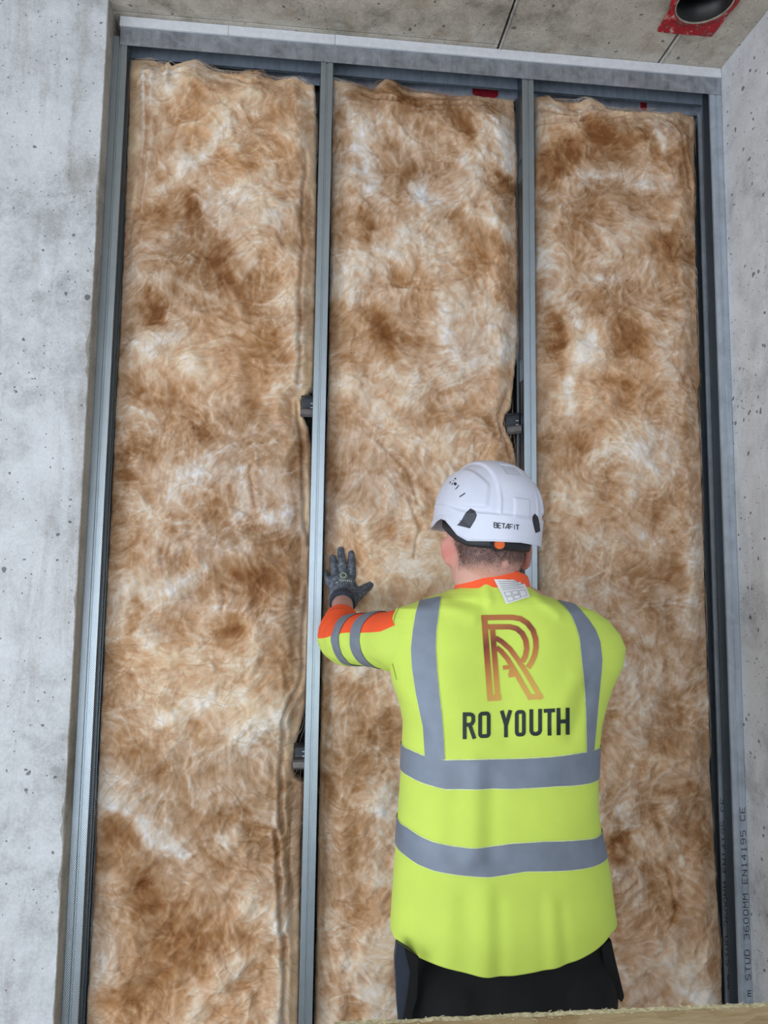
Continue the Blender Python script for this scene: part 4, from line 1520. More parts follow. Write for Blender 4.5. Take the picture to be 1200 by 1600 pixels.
# short hair strands in the nape
hb = BVHTree.FromPolygons([Vector(c_) for c_ in co.tolist()], [tuple(p.vertices) for p in bme.polygons])
bm = bmesh.new()
cnt = 0
sx, sz = at(786, 882, -0.62)[0], at(786, 882, -0.62)[2]
while cnt < 5200:
    a = random.uniform(-1.5, 1.5)
    zz = random.uniform(-0.055, 0.05)
    dens_ = smooth01((zz + 0.06) / 0.06)
    if random.random() > dens_:
        continue
    o_ = headc + upv * zz
    d = (-fwd * math.cos(a) + rgt * math.sin(a))
    h_, nrm, idx, dist = hb.ray_cast(o_ + d * 0.3, -d)
    if h_ is None:
        continue
    if math.hypot(h_.x - sx, h_.z - sz) < 0.0075:
        cnt += 1
        continue
    dr = (nrm * 0.45 + Vector((random.uniform(-.3, .3), 0, -1))).normalized() * random.uniform(0.002, 0.0045)
    s = dr.cross(nrm).normalized() * 0.00028
    q = [bm.verts.new(w_) for w_ in (h_ - s, h_ + s, h_ + nrm * 0.0004, h_ + dr)]
    for tri in ((0, 1, 3), (1, 2, 3), (2, 0, 3)):
        bm.faces.new([q[k] for k in tri])
    cnt += 1
o = obj_bm('hair', bm, M['hair'], person)
o['kind'] = 'stuff'

# --- vest ---------------------------------------------------------------
# photo row: (y, left x, right x, Y of the silhouette, half depth, exponent)
VT = [(900, 742, 806, -0.553, 0.058, 2.0), (908, 728, 814, -0.550, 0.070, 2.0), (918, 712, 828, -0.545, 0.080, 2.0), (928, 690, 846, -0.540, 0.090, 2.05), (936, 664, 870, -0.535, 0.098, 2.1),
      (943, 648, 895, -0.530, 0.104, 2.1), (952, 620, 924, -0.525, 0.108, 2.15), (968, 611, 947, -0.520, 0.116, 2.2), (990, 608, 963, -0.515, 0.124, 2.3), (1010, 607, 971, -0.512, 0.130, 2.3),
      (1040, 608, 965, -0.512, 0.134, 2.4), (1070, 616, 950, -0.514, 0.137, 2.4), (1095, 625, 941, -0.516, 0.139, 2.4), (1130, 631, 932, -0.520, 0.139, 2.4), (1166, 629, 928, -0.525, 0.138, 2.4),
      (1205, 628, 926, -0.530, 0.138, 2.4), (1255, 624, 926, -0.538, 0.138, 2.4), (1300, 621, 932, -0.545, 0.140, 2.4), (1355, 617, 945, -0.553, 0.143, 2.4), (1410, 613, 951, -0.560, 0.148, 2.4),
      (1460, 610, 957, -0.566, 0.151, 2.4), (1540, 608, 960, -0.572, 0.152, 2.4)]
vz, vc_, vw, vy, vd, vn = [], [], [], [], [], []
for (y, a, b_, Y, d, n_) in VT:
    A, B = at(a, y, Y), at(b_, y, Y)
    vz.append((A[2] + B[2]) / 2)
    vc_.append((A[0] + B[0]) / 2)
    vw.append((B[0] - A[0]) / 2)
    vy.append(Y)
    vd.append(d)
    vn.append(n_)
vz = np.array(vz)
order = np.argsort(vz)


def vt(arr, z):
    return np.interp(z, vz[order], np.array(arr)[order])


def on_back(px, py):
    """point of the back surface seen at a photo pixel"""
    Y = -0.66
    for _ in range(6):
        P_ = at(px, py, Y)
        zz = P_[2]
        t_ = min(0.999, abs(P_[0] - vt(vc_, zz)) / vt(vw, zz))
        n_ = vt(vn, zz)
        Y = vt(vy, zz) - vt(vd, zz) * (1 - t_ ** n_) ** (1 / n_)
    return P_


hx_, hz_ = [], []
for px, py in [(611, 1456), (622, 1474), (640, 1488), (668, 1502), (700, 1513), (735, 1523), (770, 1528), (800, 1526), (835, 1520), (870, 1512), (905, 1500), (930, 1486), (945, 1474), (956, 1458)]:
    p_ = on_back(px, py)
    hx_.append(p_[0])
    hz_.append(p_[2])
hx_, hz_ = np.array(hx_), np.array(hz_)
_hx = np.linspace(hx_[0], hx_[-1], 80)
_hz = np.interp(_hx, hx_, hz_)
for _ in range(12):
    _hz[1:-1] = 0.25 * _hz[:-2] + 0.5 * _hz[1:-1] + 0.25 * _hz[2:]
hx_, hz_ = _hx, _hz


def fold(px, py, px2, py2, w, a):
    P, Q = at(px, py, -0.66), at(px2, py2, -0.66)
    return P[0], P[2], Q[0], Q[2], w, a


FOLDS = [fold(742, 1195, 735, 1330, 0.018, 0.007), fold(712, 1240, 705, 1330, 0.014, -0.005), fold(768, 1230, 764, 1330, 0.014, -0.006),
         fold(752, 1380, 745, 1515, 0.016, 0.008), fold(772, 1400, 770, 1520, 0.012, -0.006), fold(722, 1400, 718, 1500, 0.016, -0.004), fold(700, 1400, 690, 1490, 0.015, 0.004),
         fold(850, 1400, 855, 1510, 0.016, 0.005), fold(868, 1410, 872, 1500, 0.010, -0.004), fold(838, 1390, 836, 1500, 0.010, -0.003),
         fold(650, 1050, 700, 1120, 0.016, -0.004), fold(640, 1085, 690, 1160, 0.016, 0.005), fold(905, 1060, 870, 1130, 0.016, 0.005), fold(925, 1080, 900, 1150, 0.014, -0.006),
         fold(700, 945, 745, 965, 0.012, 0.006), fold(715, 935, 760, 945, 0.008, -0.005), fold(765, 905, 770, 940, 0.008, 0.004), fold(845, 930, 880, 960, 0.010, 0.006), fold(862, 926, 905, 948, 0.007, -0.007),
         fold(690, 1000, 760, 1010, 0.03, 0.004), fold(800, 1160, 880, 1170, 0.02, -0.003), fold(650, 1370, 720, 1390, 0.014, -0.003),
         fold(780, 1000, 785, 1140, 0.035, -0.006), fold(860, 1000, 870, 1120, 0.04, 0.006), fold(700, 990, 700, 1110, 0.04, 0.006)]


def vest_pt(u, z, off=0.0):
    """u: angle, 0 = right (+X), -pi/2 = back (towards the camera)"""
    cx_, w, yc, d, n_ = vt(vc_, z), vt(vw, z), vt(vy, z), vt(vd, z), vt(vn, z)
    cu, su = np.cos(u), np.sin(u)
    ex = 2.0 / n_
    X = cx_ + (w + off) * np.sign(cu) * np.abs(cu) ** ex
    Y = yc + (d + off) * np.sign(su) * np.abs(su) ** ex
    dis = 0
    for (ax, az, bx_, bz, wd, am) in FOLDS:
        dx, dz = bx_ - ax, bz - az
        tt = ((X - ax) * dx + (z - az) * dz) / (dx * dx + dz * dz)
        tc = np.clip(tt, 0, 1)
        dd = np.hypot(X - ax - tc * dx, z - az - tc * dz)
        dis = dis + (0.55 if az < 1.2 else 1.0) * am * np.exp(-(dd / (wd * 1.15)) ** 2)
    dis = dis + 0.0022 * fbm(X + 3 * (Y > yc), z, 0.12, 61, 3)
    bkw = np.where(su < 0, np.abs(su) ** 0.6, -0.5 * np.abs(su) ** 0.6)
    Y = Y - dis * bkw
    X = X + 0.5 * dis * np.abs(cu) ** 3 * np.sign(cu)
    return X, Y, z + 0 * X


NU, NV = 288, 330
us = np.linspace(0, 2 * math.pi, NU, endpoint=False)
ztop_v = vz.max()
S_ = np.linspace(0, 1, NV) ** 1.15
Xh = vest_pt(us, np.full(NU, at(780, 1490, -0.68)[2]))[0]
zh = np.interp(Xh, hx_, hz_)
zt_u = at(775, 903, -0.61)[2] - 0.024 * np.cos(us) ** 2 - 0.05 * np.clip(np.sin(us), 0, 1)      # neckline drops to the sides and front
U = np.tile(us, (NV, 1))
Zg = zt_u[None, :] + S_[:, None] * (zh - zt_u)[None, :]
X, Y, Z = vest_pt(U, Zg)
Vv = np.stack([X, Y, Z], -1).reshape(-1, 3)
Fv = grid_faces(NU, NV, True)
inner = Vv.copy()
cxy = np.stack([vt(vc_, Vv[:, 2]), vt(vy, Vv[:, 2])], -1)
dir_ = cxy - Vv[:, :2]
dir_ /= np.linalg.norm(dir_, axis=1, keepdims=True)
inner[:, :2] += dir_ * 0.0016
nvv = len(Vv)
Fi = Fv[:, ::-1] + nvv
k = np.arange(NU)
topr = np.stack([k, k + nvv, (k + 1) % NU + nvv, (k + 1) % NU], 1)
lb = (NV - 1) * NU
botr = np.stack([lb + k, lb + (k + 1) % NU, lb + (k + 1) % NU + nvv, lb + k + nvv], 1)
vme = fast_mesh('vest', np.vstack([Vv, inner]), np.vstack([Fv, Fi, topr, botr]))
vest = link('vest', vme, M['vest'], person, True)
bm = bmesh.new()
bm.from_mesh(vme)
bmesh.ops.recalc_face_normals(bm, faces=bm.faces[:])
bm.to_mesh(vme)
bm.free()
vbvh = BVHTree.FromPolygons([Vector(p) for p in Vv.tolist()], [tuple(f) for f in Fv.tolist()])
CV = Vector(CAM)


def onto(px, py, off, bvh=None):
    d = Vector(ray(px, py)).normalized()
    h_, nr, i_, ds = (bvh or vbvh).ray_cast(CV, d)
    if h_ is None:
        return None
    if nr.dot(d) > 0:
        nr = -nr
    return h_ + nr * off


def ribbon(pts, w, step=3.0, across=2, closed=False):
    """2D ribbon -> vertices (n, across+1, 2)"""
    P = np.array(pts, float)
    if closed:
        P = np.vstack([P, P[:1]])
    # densify
    Q = []
    for a, b_ in zip(P[:-1], P[1:]):
        k_ = max(1, int(np.linalg.norm(b_ - a) / step))
        for j in range(k_):
            Q.append(a + (b_ - a) * j / k_)
    Q.append(P[-1])
    Q = np.array(Q)
    n_ = len(Q)
    T = np.zeros_like(Q)
    for i in range(n_):
        a = Q[i] - Q[i - 1] if i > 0 else (Q[0] - Q[-2] if closed else Q[1] - Q[0])
        b_ = Q[i + 1] - Q[i] if i < n_ - 1 else (Q[1] - Q[0] if closed else Q[-1] - Q[-2])
        a = a / np.linalg.norm(a)
        b_ = b_ / np.linalg.norm(b_)
        t_ = a + b_
        t_ /= np.linalg.norm(t_)
        nrm = np.array([-t_[1], t_[0]])
        T[i] = nrm / max(0.45, nrm @ np.array([-a[1], a[0]]))
    out = np.zeros((n_, across + 1, 2))
    ww = np.broadcast_to(np.asarray(w, float), (n_,)) if np.ndim(w) == 0 else np.interp(np.linspace(0, 1, n_), np.linspace(0, 1, len(w)), w)
    for j in range(across + 1):
        out[:, j] = Q + T * (ww * (j / across - 0.5))[:, None]
    return out


def decal(name, ribs, off, mat, parent, bvh=None, conv=lambda p: p):
    V, F = [], []
    for rb in ribs:
        n_, m_ = rb.shape[:2]
        idx = np.full((n_, m_), -1)
        for i in range(n_):
            for j in range(m_):
                q = conv(rb[i, j])
                h_ = onto(q[0], q[1], off, bvh)
                if h_ is not None:
                    idx[i, j] = len(V)
                    V.append(h_)
        for i in range(n_ - 1):
            for j in range(m_ - 1):
                f = (idx[i, j], idx[i + 1, j], idx[i + 1, j + 1], idx[i, j + 1])
                if min(f) >= 0:
                    F.append(f)
    return obj_py(name, V, F, mat, parent, True)


# horizontal bands run all the way round
def band_h(top_px, bot_px, off, mat, name, parent):
    def tab(pp):
        xs, zs = [], []
        for a, b_ in pp:
            h_ = onto(a, b_, 0)
            if h_ is None:
                h_ = Vector(at(a, b_, -0.54))
            xs.append(h_.x)
            zs.append(h_.z)
        return np.array(xs), np.array(zs)
    tX, tZ = tab(top_px)
    bX, bZ = tab(bot_px)
    zc = (tZ.mean() + bZ.mean()) / 2
    Xc = vest_pt(us, np.full(NU, zc))[0]
    zt_, zb_ = np.interp(Xc, tX, tZ), np.interp(Xc, bX, bZ)
    m_ = 12
    s = np.linspace(0, 1, m_)[:, None]
    ZZ = zt_[None] + s * (zb_ - zt_)[None]
    X, Y, Z = vest_pt(np.tile(us, (m_, 1)), ZZ, off)
    V1 = np.stack([X, Y, Z], -1).reshape(-1, 3)
    me = fast_mesh(name, V1, grid_faces(NU, m_, True))
    return link(name, me, mat, parent, True)


B1T = [(629, 1164), (640, 1171), (665, 1182), (695, 1188), (740, 1187), (800, 1186), (860, 1183), (905, 1177), (927, 1173)]
B1B = [(629, 1204), (640, 1212), (662, 1223), (700, 1233), (740, 1233), (800, 1232), (870, 1228), (905, 1226), (925, 1222)]
B2T = [(622, 1279), (635, 1292), (655, 1306), (675, 1315), (705, 1322), (765, 1323), (800, 1318), (850, 1315), (900, 1313), (931, 1309)]
B2B = [(621, 1322), (635, 1336), (655, 1350), (680, 1360), (720, 1367), (765, 1370), (820, 1361), (880, 1360), (920, 1355), (943, 1345)]
shift = lambda pp, dy: [(a, b_ + dy) for a, b_ in pp]
for Tp, Bp in ((B1T, B1B), (B2T, B2B)):
    e = band_h(shift(Tp, -1.6), shift(Bp, 1.6), 0.0010, M['tape_edge'], 'band_edging', vest)
    o = band_h(Tp, Bp, 0.0022, M['tape'], 'reflective_band', vest)


# vertical braces over the shoulders
def brace(Lp, Rp, grow, off, mat, name):
    ys = np.linspace(Lp[0][1], Lp[-1][1], 70)
    rows = []
    lx_ = np.interp(ys, [p[1] for p in Lp], [p[0] for p in Lp]) - grow
    rx_ = np.interp(ys, [p[1] for p in Rp], [p[0] for p in Rp]) + grow
    yr = np.interp(np.linspace(0, 1, 70), [0, 1], [Rp[0][1], Rp[-1][1]])
    rx_ = np.interp(yr, [p[1] for p in Rp], [p[0] for p in Rp]) + grow
    rb = np.zeros((70, 9, 2))
    for j in range(9):
        f = j / 8
        rb[:, j, 0] = lx_ * (1 - f) + rx_ * f
        rb[:, j, 1] = ys * (1 - f) + yr * f
    return decal(name, [rb], off, mat, vest)


LL = [(656, 939), (650, 960), (646, 985), (643, 1013), (645, 1045), (650, 1080), (657, 1113), (662, 1135), (665, 1184)]
LR = [(689, 933), (686, 955), (682, 985), (681, 1013), (683, 1047), (687, 1085), (690, 1113), (693, 1150), (695, 1187)]
RL = [(867, 935), (882, 948), (893, 963), (900, 980), (905, 997), (910, 1047), (913, 1080), (915, 1113), (916, 1176)]
RR = [(893, 941), (906, 953), (920, 970), (930, 985), (937, 1003), (940, 1030), (939, 1047), (934, 1097), (930, 1140), (927, 1172)]
for Lp, Rp in ((LL, LR), (RL, RR)):
    brace(Lp, Rp, 0.9, 0.0012, M['tape_edge'], 'band_edging')
    brace(Lp, Rp, 0, 0.0024, M['tape'], 'reflective_band')


# logo ----------------------------------------------------------------------
def c4(p):
    return (600 + p[0] / 3.0, 880 + p[1] / 3.0)


t = NT('logo_copper_gradient')
tc = t.n('TexCoord')
sp = t.n('SeparateXYZ')
t.l(tc.outputs['Object'], sp.inputs[0])
mr = t.n('MapRange')
z1, z0_ = at(800, 962, -0.66)[2], at(800, 1094, -0.66)[2]
mr.inputs['From Min'].default_value = z0_
mr.inputs['From Max'].default_value = z1
ad = t.n('Math', operation='MULTIPLY_ADD')
t.l(sp.outputs['X'], ad.inputs[0])
ad.inputs[1].default_value = -0.45
ad.inputs[2].default_value = 0.45 * 0.38
ad2 = t.n('Math', operation='ADD')
t.l(sp.outputs['Z'], ad2.inputs[0])
t.l(ad.outputs[0], ad2.inputs[1])
t.l(ad2.outputs[0], mr.inputs['Value'])
t.set(Base_Color=t.ramp(mr.outputs['Result'], [(0.0, (214, 170, 84)), (0.32, (204, 148, 70)), (0.62, (170, 92, 48)), (0.80, (128, 60, 38)), (0.98, (178, 108, 56))]), Roughness=0.6)
M['logo'] = t.m
lg = [([(468, 243), (498, 645)], 27), ([(508, 312), (534, 645)], 25), ([(485, 633), (548, 629)], 28),
      ([(455, 256), (540, 254), (600, 254), (640, 261), (672, 282), (698, 316), (710, 355), (712, 395), (705, 432), (690, 466), (674, 490)], 25),
      ([(462, 299), (540, 298), (590, 298), (622, 307), (648, 330), (664, 362), (669, 400), (662, 436), (648, 462)], 25),
      ([(522, 350), (552, 368), (590, 402), (625, 450), (665, 512), (705, 580), (737, 637)], 23),
      ([(526, 395), (548, 412), (578, 448), (610, 500), (645, 562), (688, 637)], 23), ([(674, 628), (742, 625)], 24),
      ([(557, 490), (590, 487)], 20), ([(583, 526), (620, 520)], 22), ([(590, 500), (602, 522)], 16)]
decal('copper_monogram', [ribbon(p, w, 9, 3) for p, w in lg], 0.0012, M['logo'], vest, conv=c4)


def g(x, h):
    return (x, 825 - (x - 372) * 0.045 - h * 126)


def arc_o(x0, x1, w=10, r=0.16):
    pts = []
    a0, a1 = x0 + w, x1 - w
    for (cx0, cy0, s0) in ((a1 - 14, 1 - 0.08 - r, 90), (a0 + 14, 1 - 0.08 - r, 180), (a0 + 14, 0.08 + r, 270), (a1 - 14, 0.08 + r, 0)):
        for j in range(6):
            an = math.radians((s0 - 90 if s0 else -90) + 90 * j / 5) if s0 != 0 else math.radians(-90 + 90 * j / 5)
            pts.append((cx0 + 14 * math.cos(an), cy0 + r * math.sin(an)))
    return pts


W_ = 18
letters = []


def st(pp, closed=False, w=W_):
    letters.append(ribbon([g(a, h) for a, h in pp], w, 5, 2, closed))


st([(378, 0), (378, 1)])
st([(378, .92), (402, .92), (412, .89), (418, .82), (418, .66), (412, .57), (402, .53), (378, .53)])
st([(401, .53), (424, 0)])
for (a, b_) in ((440, 500), (612, 665)):
    pts = []
    x0, x1 = a + 10, b_ - 10
    for cx0, cy0, s0 in ((x1 - 10, .82, 0), (x0 + 10, .82, 90), (x0 + 10, .18, 180), (x1 - 10, .18, 270)):
        for j in range(6):
            an = math.radians(s0 + 18 * j)
            pts.append((cx0 + 10 * math.cos(an), cy0 + .10 * math.sin(an)))
    st(pts, True)
st([(551, 1), (571, .46), (571, 0)])
st([(592, 1), (572, .46)])
st([(690, 1), (690, .2), (695, .12), (704, .08), (716, .08), (726, .12), (731, .2), (731, 1)])
st([(748, .92), (801, .92)])
st([(775, .92), (775, 0)])
st([(817, 0), (817, 1)])
st([(859, 0), (859, 1)])
st([(817, .5), (859, .5)])
decal('vest_lettering', letters, 0.0013, M['logo_ink'], vest, conv=c4)

# care label hanging over the collar
cn = [(772, 907), (815, 908), (827, 934), (790, 944)]
rb = np.zeros((9, 9, 2))
for i in range(9):
    for j in range(9):
        a, b_ = i / 8, j / 8
        rb[i, j] = (np.array(cn[0]) * (1 - b_) + np.array(cn[1]) * b_) * (1 - a) + (np.array(cn[3]) * (1 - b_) + np.array(cn[2]) * b_) * a
lab = decal('care_label', [rb], 0.0045, M['white_label'], vest)
lab['label'] = 'small white care label at the neck'


def lp(u_, v_):
    return tuple((np.array(cn[0]) * (1 - u_) + np.array(cn[1]) * u_) * (1 - v_) + (np.array(cn[3]) * (1 - u_) + np.array(cn[2]) * u_) * v_)


rbs = []
for k in range(5):
    rbs.append(ribbon([lp(0.10, 0.08 + 0.09 * k), lp(0.88 - 0.1 * (k % 2), 0.08 + 0.09 * k)], 0.6, 2, 1))
for a, b_, c_, d_ in ((.12, .55, .35, .72), (.12, .76, .35, .93), (.40, .55, .62, .72), (.66, .58, .90, .90), (.40, .76, .62, .93)):
    rbs.append(ribbon([lp(a, b_), lp(c_, b_), lp(c_, d_), lp(a, d_)], 0.5, 2, 1, True))
decal('label_print', rbs, 0.0052, plain('label_grey_print', (120, 120, 128), 0.7), vest)

# armhole piping on the left of the vest
pp = [(626, 946), (618, 960), (613, 985), (611, 1010), (613, 1035), (620, 1062)]
decal('seam_piping', [ribbon(pp, 1.2, 2, 1)], 0.0012, plain('piping_olive', (176, 196, 70), 0.8), vest)

# --- collar ------------------------------------------------------------------
ncol = 96
V, F = [], []
cc0 = PV(766, 908, -0.548)
rowsC = [(0.0, 0.0815, -0.036), (0.2, 0.0800, -0.026), (0.5, 0.0775, -0.010), (0.8, 0.0745, 0.004), (1.0, 0.0735, 0.0085), (1.1, 0.0715, 0.0085), (1.3, 0.0705, -0.01)]
for (s, r_, dz) in rowsC:
    for k in range(ncol):
        a = 2 * math.pi * k / ncol
        su = math.sin(a)
        # higher at the back (towards the camera), dropping to the sides and front
        tz_ = dz + 0.013 + 0.022 * (-su) - 0.022
        V.append((cc0.x + 0.004 + r_ * math.cos(a) * 1.02, cc0.y + 0.003 + r_ * su * 1.0, cc0.z + tz_))
F = grid_faces(ncol, len(rowsC), True).tolist()
obj_py('collar', V, F, M['orange'], person, True)


# --- sleeves -----------------------------------------------------------------
def sleeve(path, name, mats, split_fn, bands, wr_amp=0.0048, seed=1, edge=True):
    D = dens(path, 14)
    P, R = D[:, :3], D[:, 3]
    n_ = len(P)
    seg = np.linalg.norm(np.diff(P, axis=0), axis=1)
    s_ = np.concatenate([[0], np.cumsum(seg)])
    T = np.gradient(P, axis=0)
    T /= np.linalg.norm(T, axis=1, keepdims=True)
    m_ = 96
    up0 = np.array([0, 0, 1.0])
    fr = []
    for i in range(n_):
        a = up0 - T[i] * (up0 @ T[i])
        a /= np.linalg.norm(a)
        fr.append((a, np.cross(T[i], a)))
    th = 2 * math.pi * np.arange(m_) / m_

    def ring(i, off):
        a, b_ = fr[i]
        w = wr_amp * (min(1.0, s_[i] / 0.06) * np.sin(s_[i] * 170 + 1.5 * np.sin(th * 2 + seed)) * (0.5 + 0.5 * np.sin(th + 2.2)) * math.exp(-((s_[i] - 0.13) / 0.12) ** 2)
                      + min(1.0, s_[i] / 0.10) * 1.2 * fbm(np.full(m_, s_[i]) + 0.02 * np.cos(th), np.cos(th) * 0.05 + 0.03 * np.sin(th), 0.03, 400 + seed, 2))
        r_ = R[i] + off + w
        return P[i] + np.cos(th)[:, None] * a * r_[:, None] + np.sin(th)[:, None] * b_ * r_[:, None]
    outer = [ring(i, 0.0) for i in range(n_)]
    inn = [ring(i, -0.003) for i in range(0, 6)]
    V = np.vstack(inn[::-1] + outer)
    F = grid_faces(m_, n_ + 6, True)
    me = fast_mesh(name, V, F)
    o = link(name, me, mats, person, True)
    # signed distance to the colour seam, per vertex
    dv = np.clip(0.5 + 12 * np.array([split_fn(c) for c in V]), 0, 1)
    set_color(me, np.repeat(dv[:, None], 3, axis=1), 'Seam')
    tot = s_[-1]
    for (sa, sb, skew) in bands:
        nn = 12
        ro = [ring(i, 0.0016) for i in range(n_)]
        RO = np.array(ro)
        VV = np.zeros((nn, m_, 3))
        for q in range(nn):
            for k in range(m_):
                sk = sa + (sb - sa) * q / (nn - 1) + skew * math.cos(th[k])
                i = min(n_ - 2, max(0, int(np.searchsorted(s_, sk) - 1)))
                f = min(1, max(0, (sk - s_[i]) / (s_[i + 1] - s_[i])))
                VV[q, k] = RO[i, k] * (1 - f) + RO[i + 1, k] * f
        bme_ = fast_mesh('reflective_band', VV.reshape(-1, 3), grid_faces(m_, nn, True))
        link('reflective_band', bme_, M['tape'], o, True)
    return o


# orange/yellow seam height along the arm, measured in the photograph
sxz = [at(a, b_, Y) for a, b_, Y in ((500, 995, -0.22), (512, 990, -0.22), (530, 984, -0.25), (560, 984, -0.34), (585, 982, -0.40), (600, 977, -0.44), (618, 970, -0.47), (640, 965, -0.5))]
sX = np.array([p[0] for p in sxz])
sZ = np.array([p[2] for p in sxz])


def lsplit(c):
    return c[2] - np.interp(c[0], sX, sZ)


LP = [(*PV(534, 968, -0.150), 0.0425), (*PV(531, 979, -0.185), 0.0465), (*PV(530, 992, -0.230), 0.0515), (*PV(538, 1001, -0.285), 0.056),
      (*PV(555, 1000, -0.330), 0.0575), (*PV(580, 1000, -0.390), 0.059), (*PV(605, 1001, -0.445), 0.062), (*PV(635, 1003, -0.50), 0.068), (*PV(680, 1003, -0.53), 0.07)]
sleeve(LP, 'shirt_sleeve', M['polo'], lsplit, [(0.185, 0.224, 0.0), (0.268, 0.312, 0.0)])
RP = [(*elR.lerp(wrR, 0.45), 0.0415), (*elR.lerp(wrR, 0.2), 0.047), (*elR, 0.055), (*elR.lerp(shR, 0.35), 0.056), (*elR.lerp(shR, 0.7), 0.056), (*shR, 0.055),
      (*shR.lerp(shL, 0.12), 0.055)]
sleeve(RP, 'shirt_sleeve', M['polo'], lambda c: c[2] - 1.39 + 0.2 * (c[1] + 0.27), [(0.05, 0.09, 0.0), (0.15, 0.19, 0.0)], seed=3)

# --- gloves ----------------------------------------------------------------
for fn, wr, el in ((left_hand, wrL, elL), (right_hand, wrR, elR)):
    bm = bmesh.new()
    fn(bm, 0.0021)
    me = fuse(bm, 0.0022, 3)
    gl = link('glove', me, M['glove'], person, True)
    # ribbed knit cuff round the wrist
    dirv = (el - wr).normalized()
    c0 = wr - dirv * 0.030
    c1 = wr + dirv * 0.006
    a = (upv - dirv * upv.dot(dirv)).normalized()
    b_ = dirv.cross(a)
    n_ = 120
    V = []
    rowsg = [(0.0, 0.0325), (0.2, 0.0335), (0.5, 0.0335), (0.85, 0.034), (1.0, 0.0338), (1.0, 0.0305), (0.6, 0.030)]
    for (s, r_) in rowsg:
        c_ = c0.lerp(c1, s)
        for k in range(n_):
            an = 2 * math.pi * k / n_
            rr_ = r_ + 0.0006 * math.cos(an * 30)
            V.append(tuple(c_ + a * (math.cos(an) * rr_) + b_ * (math.sin(an) * rr_)))
    obj_py('knit_cuff', V, grid_faces(n_, len(rowsg), True).tolist(), M['glove_cuff'], gl, True)
    if fn is left_hand:
        mev = [v_.co.copy() for v_ in me.vertices]
        gb = BVHTree.FromPolygons(mev, [tuple(p.vertices) for p in me.polygons])
        circ = [(536.2 + 4.4 * math.cos(q), 899 + 3.6 * math.sin(q)) for q in np.linspace(0, 2 * math.pi, 20, endpoint=False)]
        decal('ring_emblem', [ribbon(circ, 1.8, 1, 1, True)], 0.0008, plain('emblem_green', (160, 176, 140), 0.7), gl, gb)
        bars = [ribbon([(530 + i * 3.0, 906.5 + i * 0.2), (532.0 + i * 3.0, 906.8 + i * 0.2)], 3.2 if i % 3 else 2.2, 1, 1) for i in range(7)]
        bars.append(ribbon([(524.5, 911.5), (528, 909)], 1.4, 1, 1))
        decal('glove_print', bars, 0.0008, plain('glove_print_grey', (165, 168, 160), 0.7), gl, gb)

# --- trousers ----------------------------------------------------------------
bm = bmesh.new()
z_top = at(780, 1400, -0.58)[2]
zc1 = at(790, 1530, -0.60)[2]
chain(bm, [(0.376, -0.565, z_top), (0.374, -0.568, (z_top + zc1) / 2), (0.372, -0.572, zc1), (0.372, -0.572, zc1 - 0.08)],
      [(0.170, 0.110), (0.190, 0.115), (0.208, 0.120), (0.206, 0.120)], n=48)
for s in (-1, 1):
    hx = 0.372 + s * 0.104
    chain(bm, [(hx, -0.58, 0.80), (hx + s * 0.008, -0.575, 0.60), (hx + s * 0.01, -0.585, 0.45), (hx + s * 0.012, -0.605, 0.20), (hx + s * 0.014, -0.615, 0.09)],
          [0.108, 0.096, 0.085, 0.076, 0.074], n=32)
me = fuse(bm, 0.005, 6)
tr = link('trousers', me, M['trouser'], person, True)
hipc = np.zeros(len(me.vertices) * 3, np.float32)
me.vertices.foreach_get('co', hipc)
hipc = hipc.reshape(-1, 3)
hipc[:, 1] -= 0.006 * fbm(hipc[:, 0], hipc[:, 2], 0.08, 55, 3) * (hipc[:, 2] > 0.1)
me.vertices.foreach_set('co', hipc.ravel())


def slab(name, pts, Y0, th_, mat, parent, bend=0.0):
    """thick cloth flap: outline in the photograph at depth Y0"""
    bm = bmesh.new()
    A = [PV(a, b_, Y0) for a, b_ in pts]
    fr = [bm.verts.new(p) for p in A]
    bk_ = [bm.verts.new(p + Vector((0, th_, 0))) for p in A]
    bm.faces.new(fr)
    bm.faces.new(bk_[::-1])
    for i in range(len(A)):
        j = (i + 1) % len(A)
        bm.faces.new((fr[i], bk_[i], bk_[j], fr[j]))
    bmesh.ops.recalc_face_normals(bm, faces=bm.faces[:])
    bmesh.ops.bevel(bm, geom=bm.edges[:], offset=0.0012, segments=2, affect='EDGES')
    return obj_bm(name, bm, mat, parent)


slab('holster_pocket', [(620, 1474), (652, 1494), (650, 1540), (643, 1600), (634, 1640), (626, 1640), (620, 1560), (617, 1500)], -0.665, 0.02, M['trouser_grey'], tr)
slab('holster_pocket', [(632, 1482), (655, 1496), (652, 1560), (640, 1600), (634, 1612), (627, 1608), (636, 1560), (641, 1520)], -0.692, 0.006, M['trouser'], tr)
slab('holster_pocket', [(940, 1478), (955, 1468), (962, 1500), (976, 1558), (972, 1567), (955, 1550), (945, 1520)], -0.64, 0.012, M['trouser'], tr)

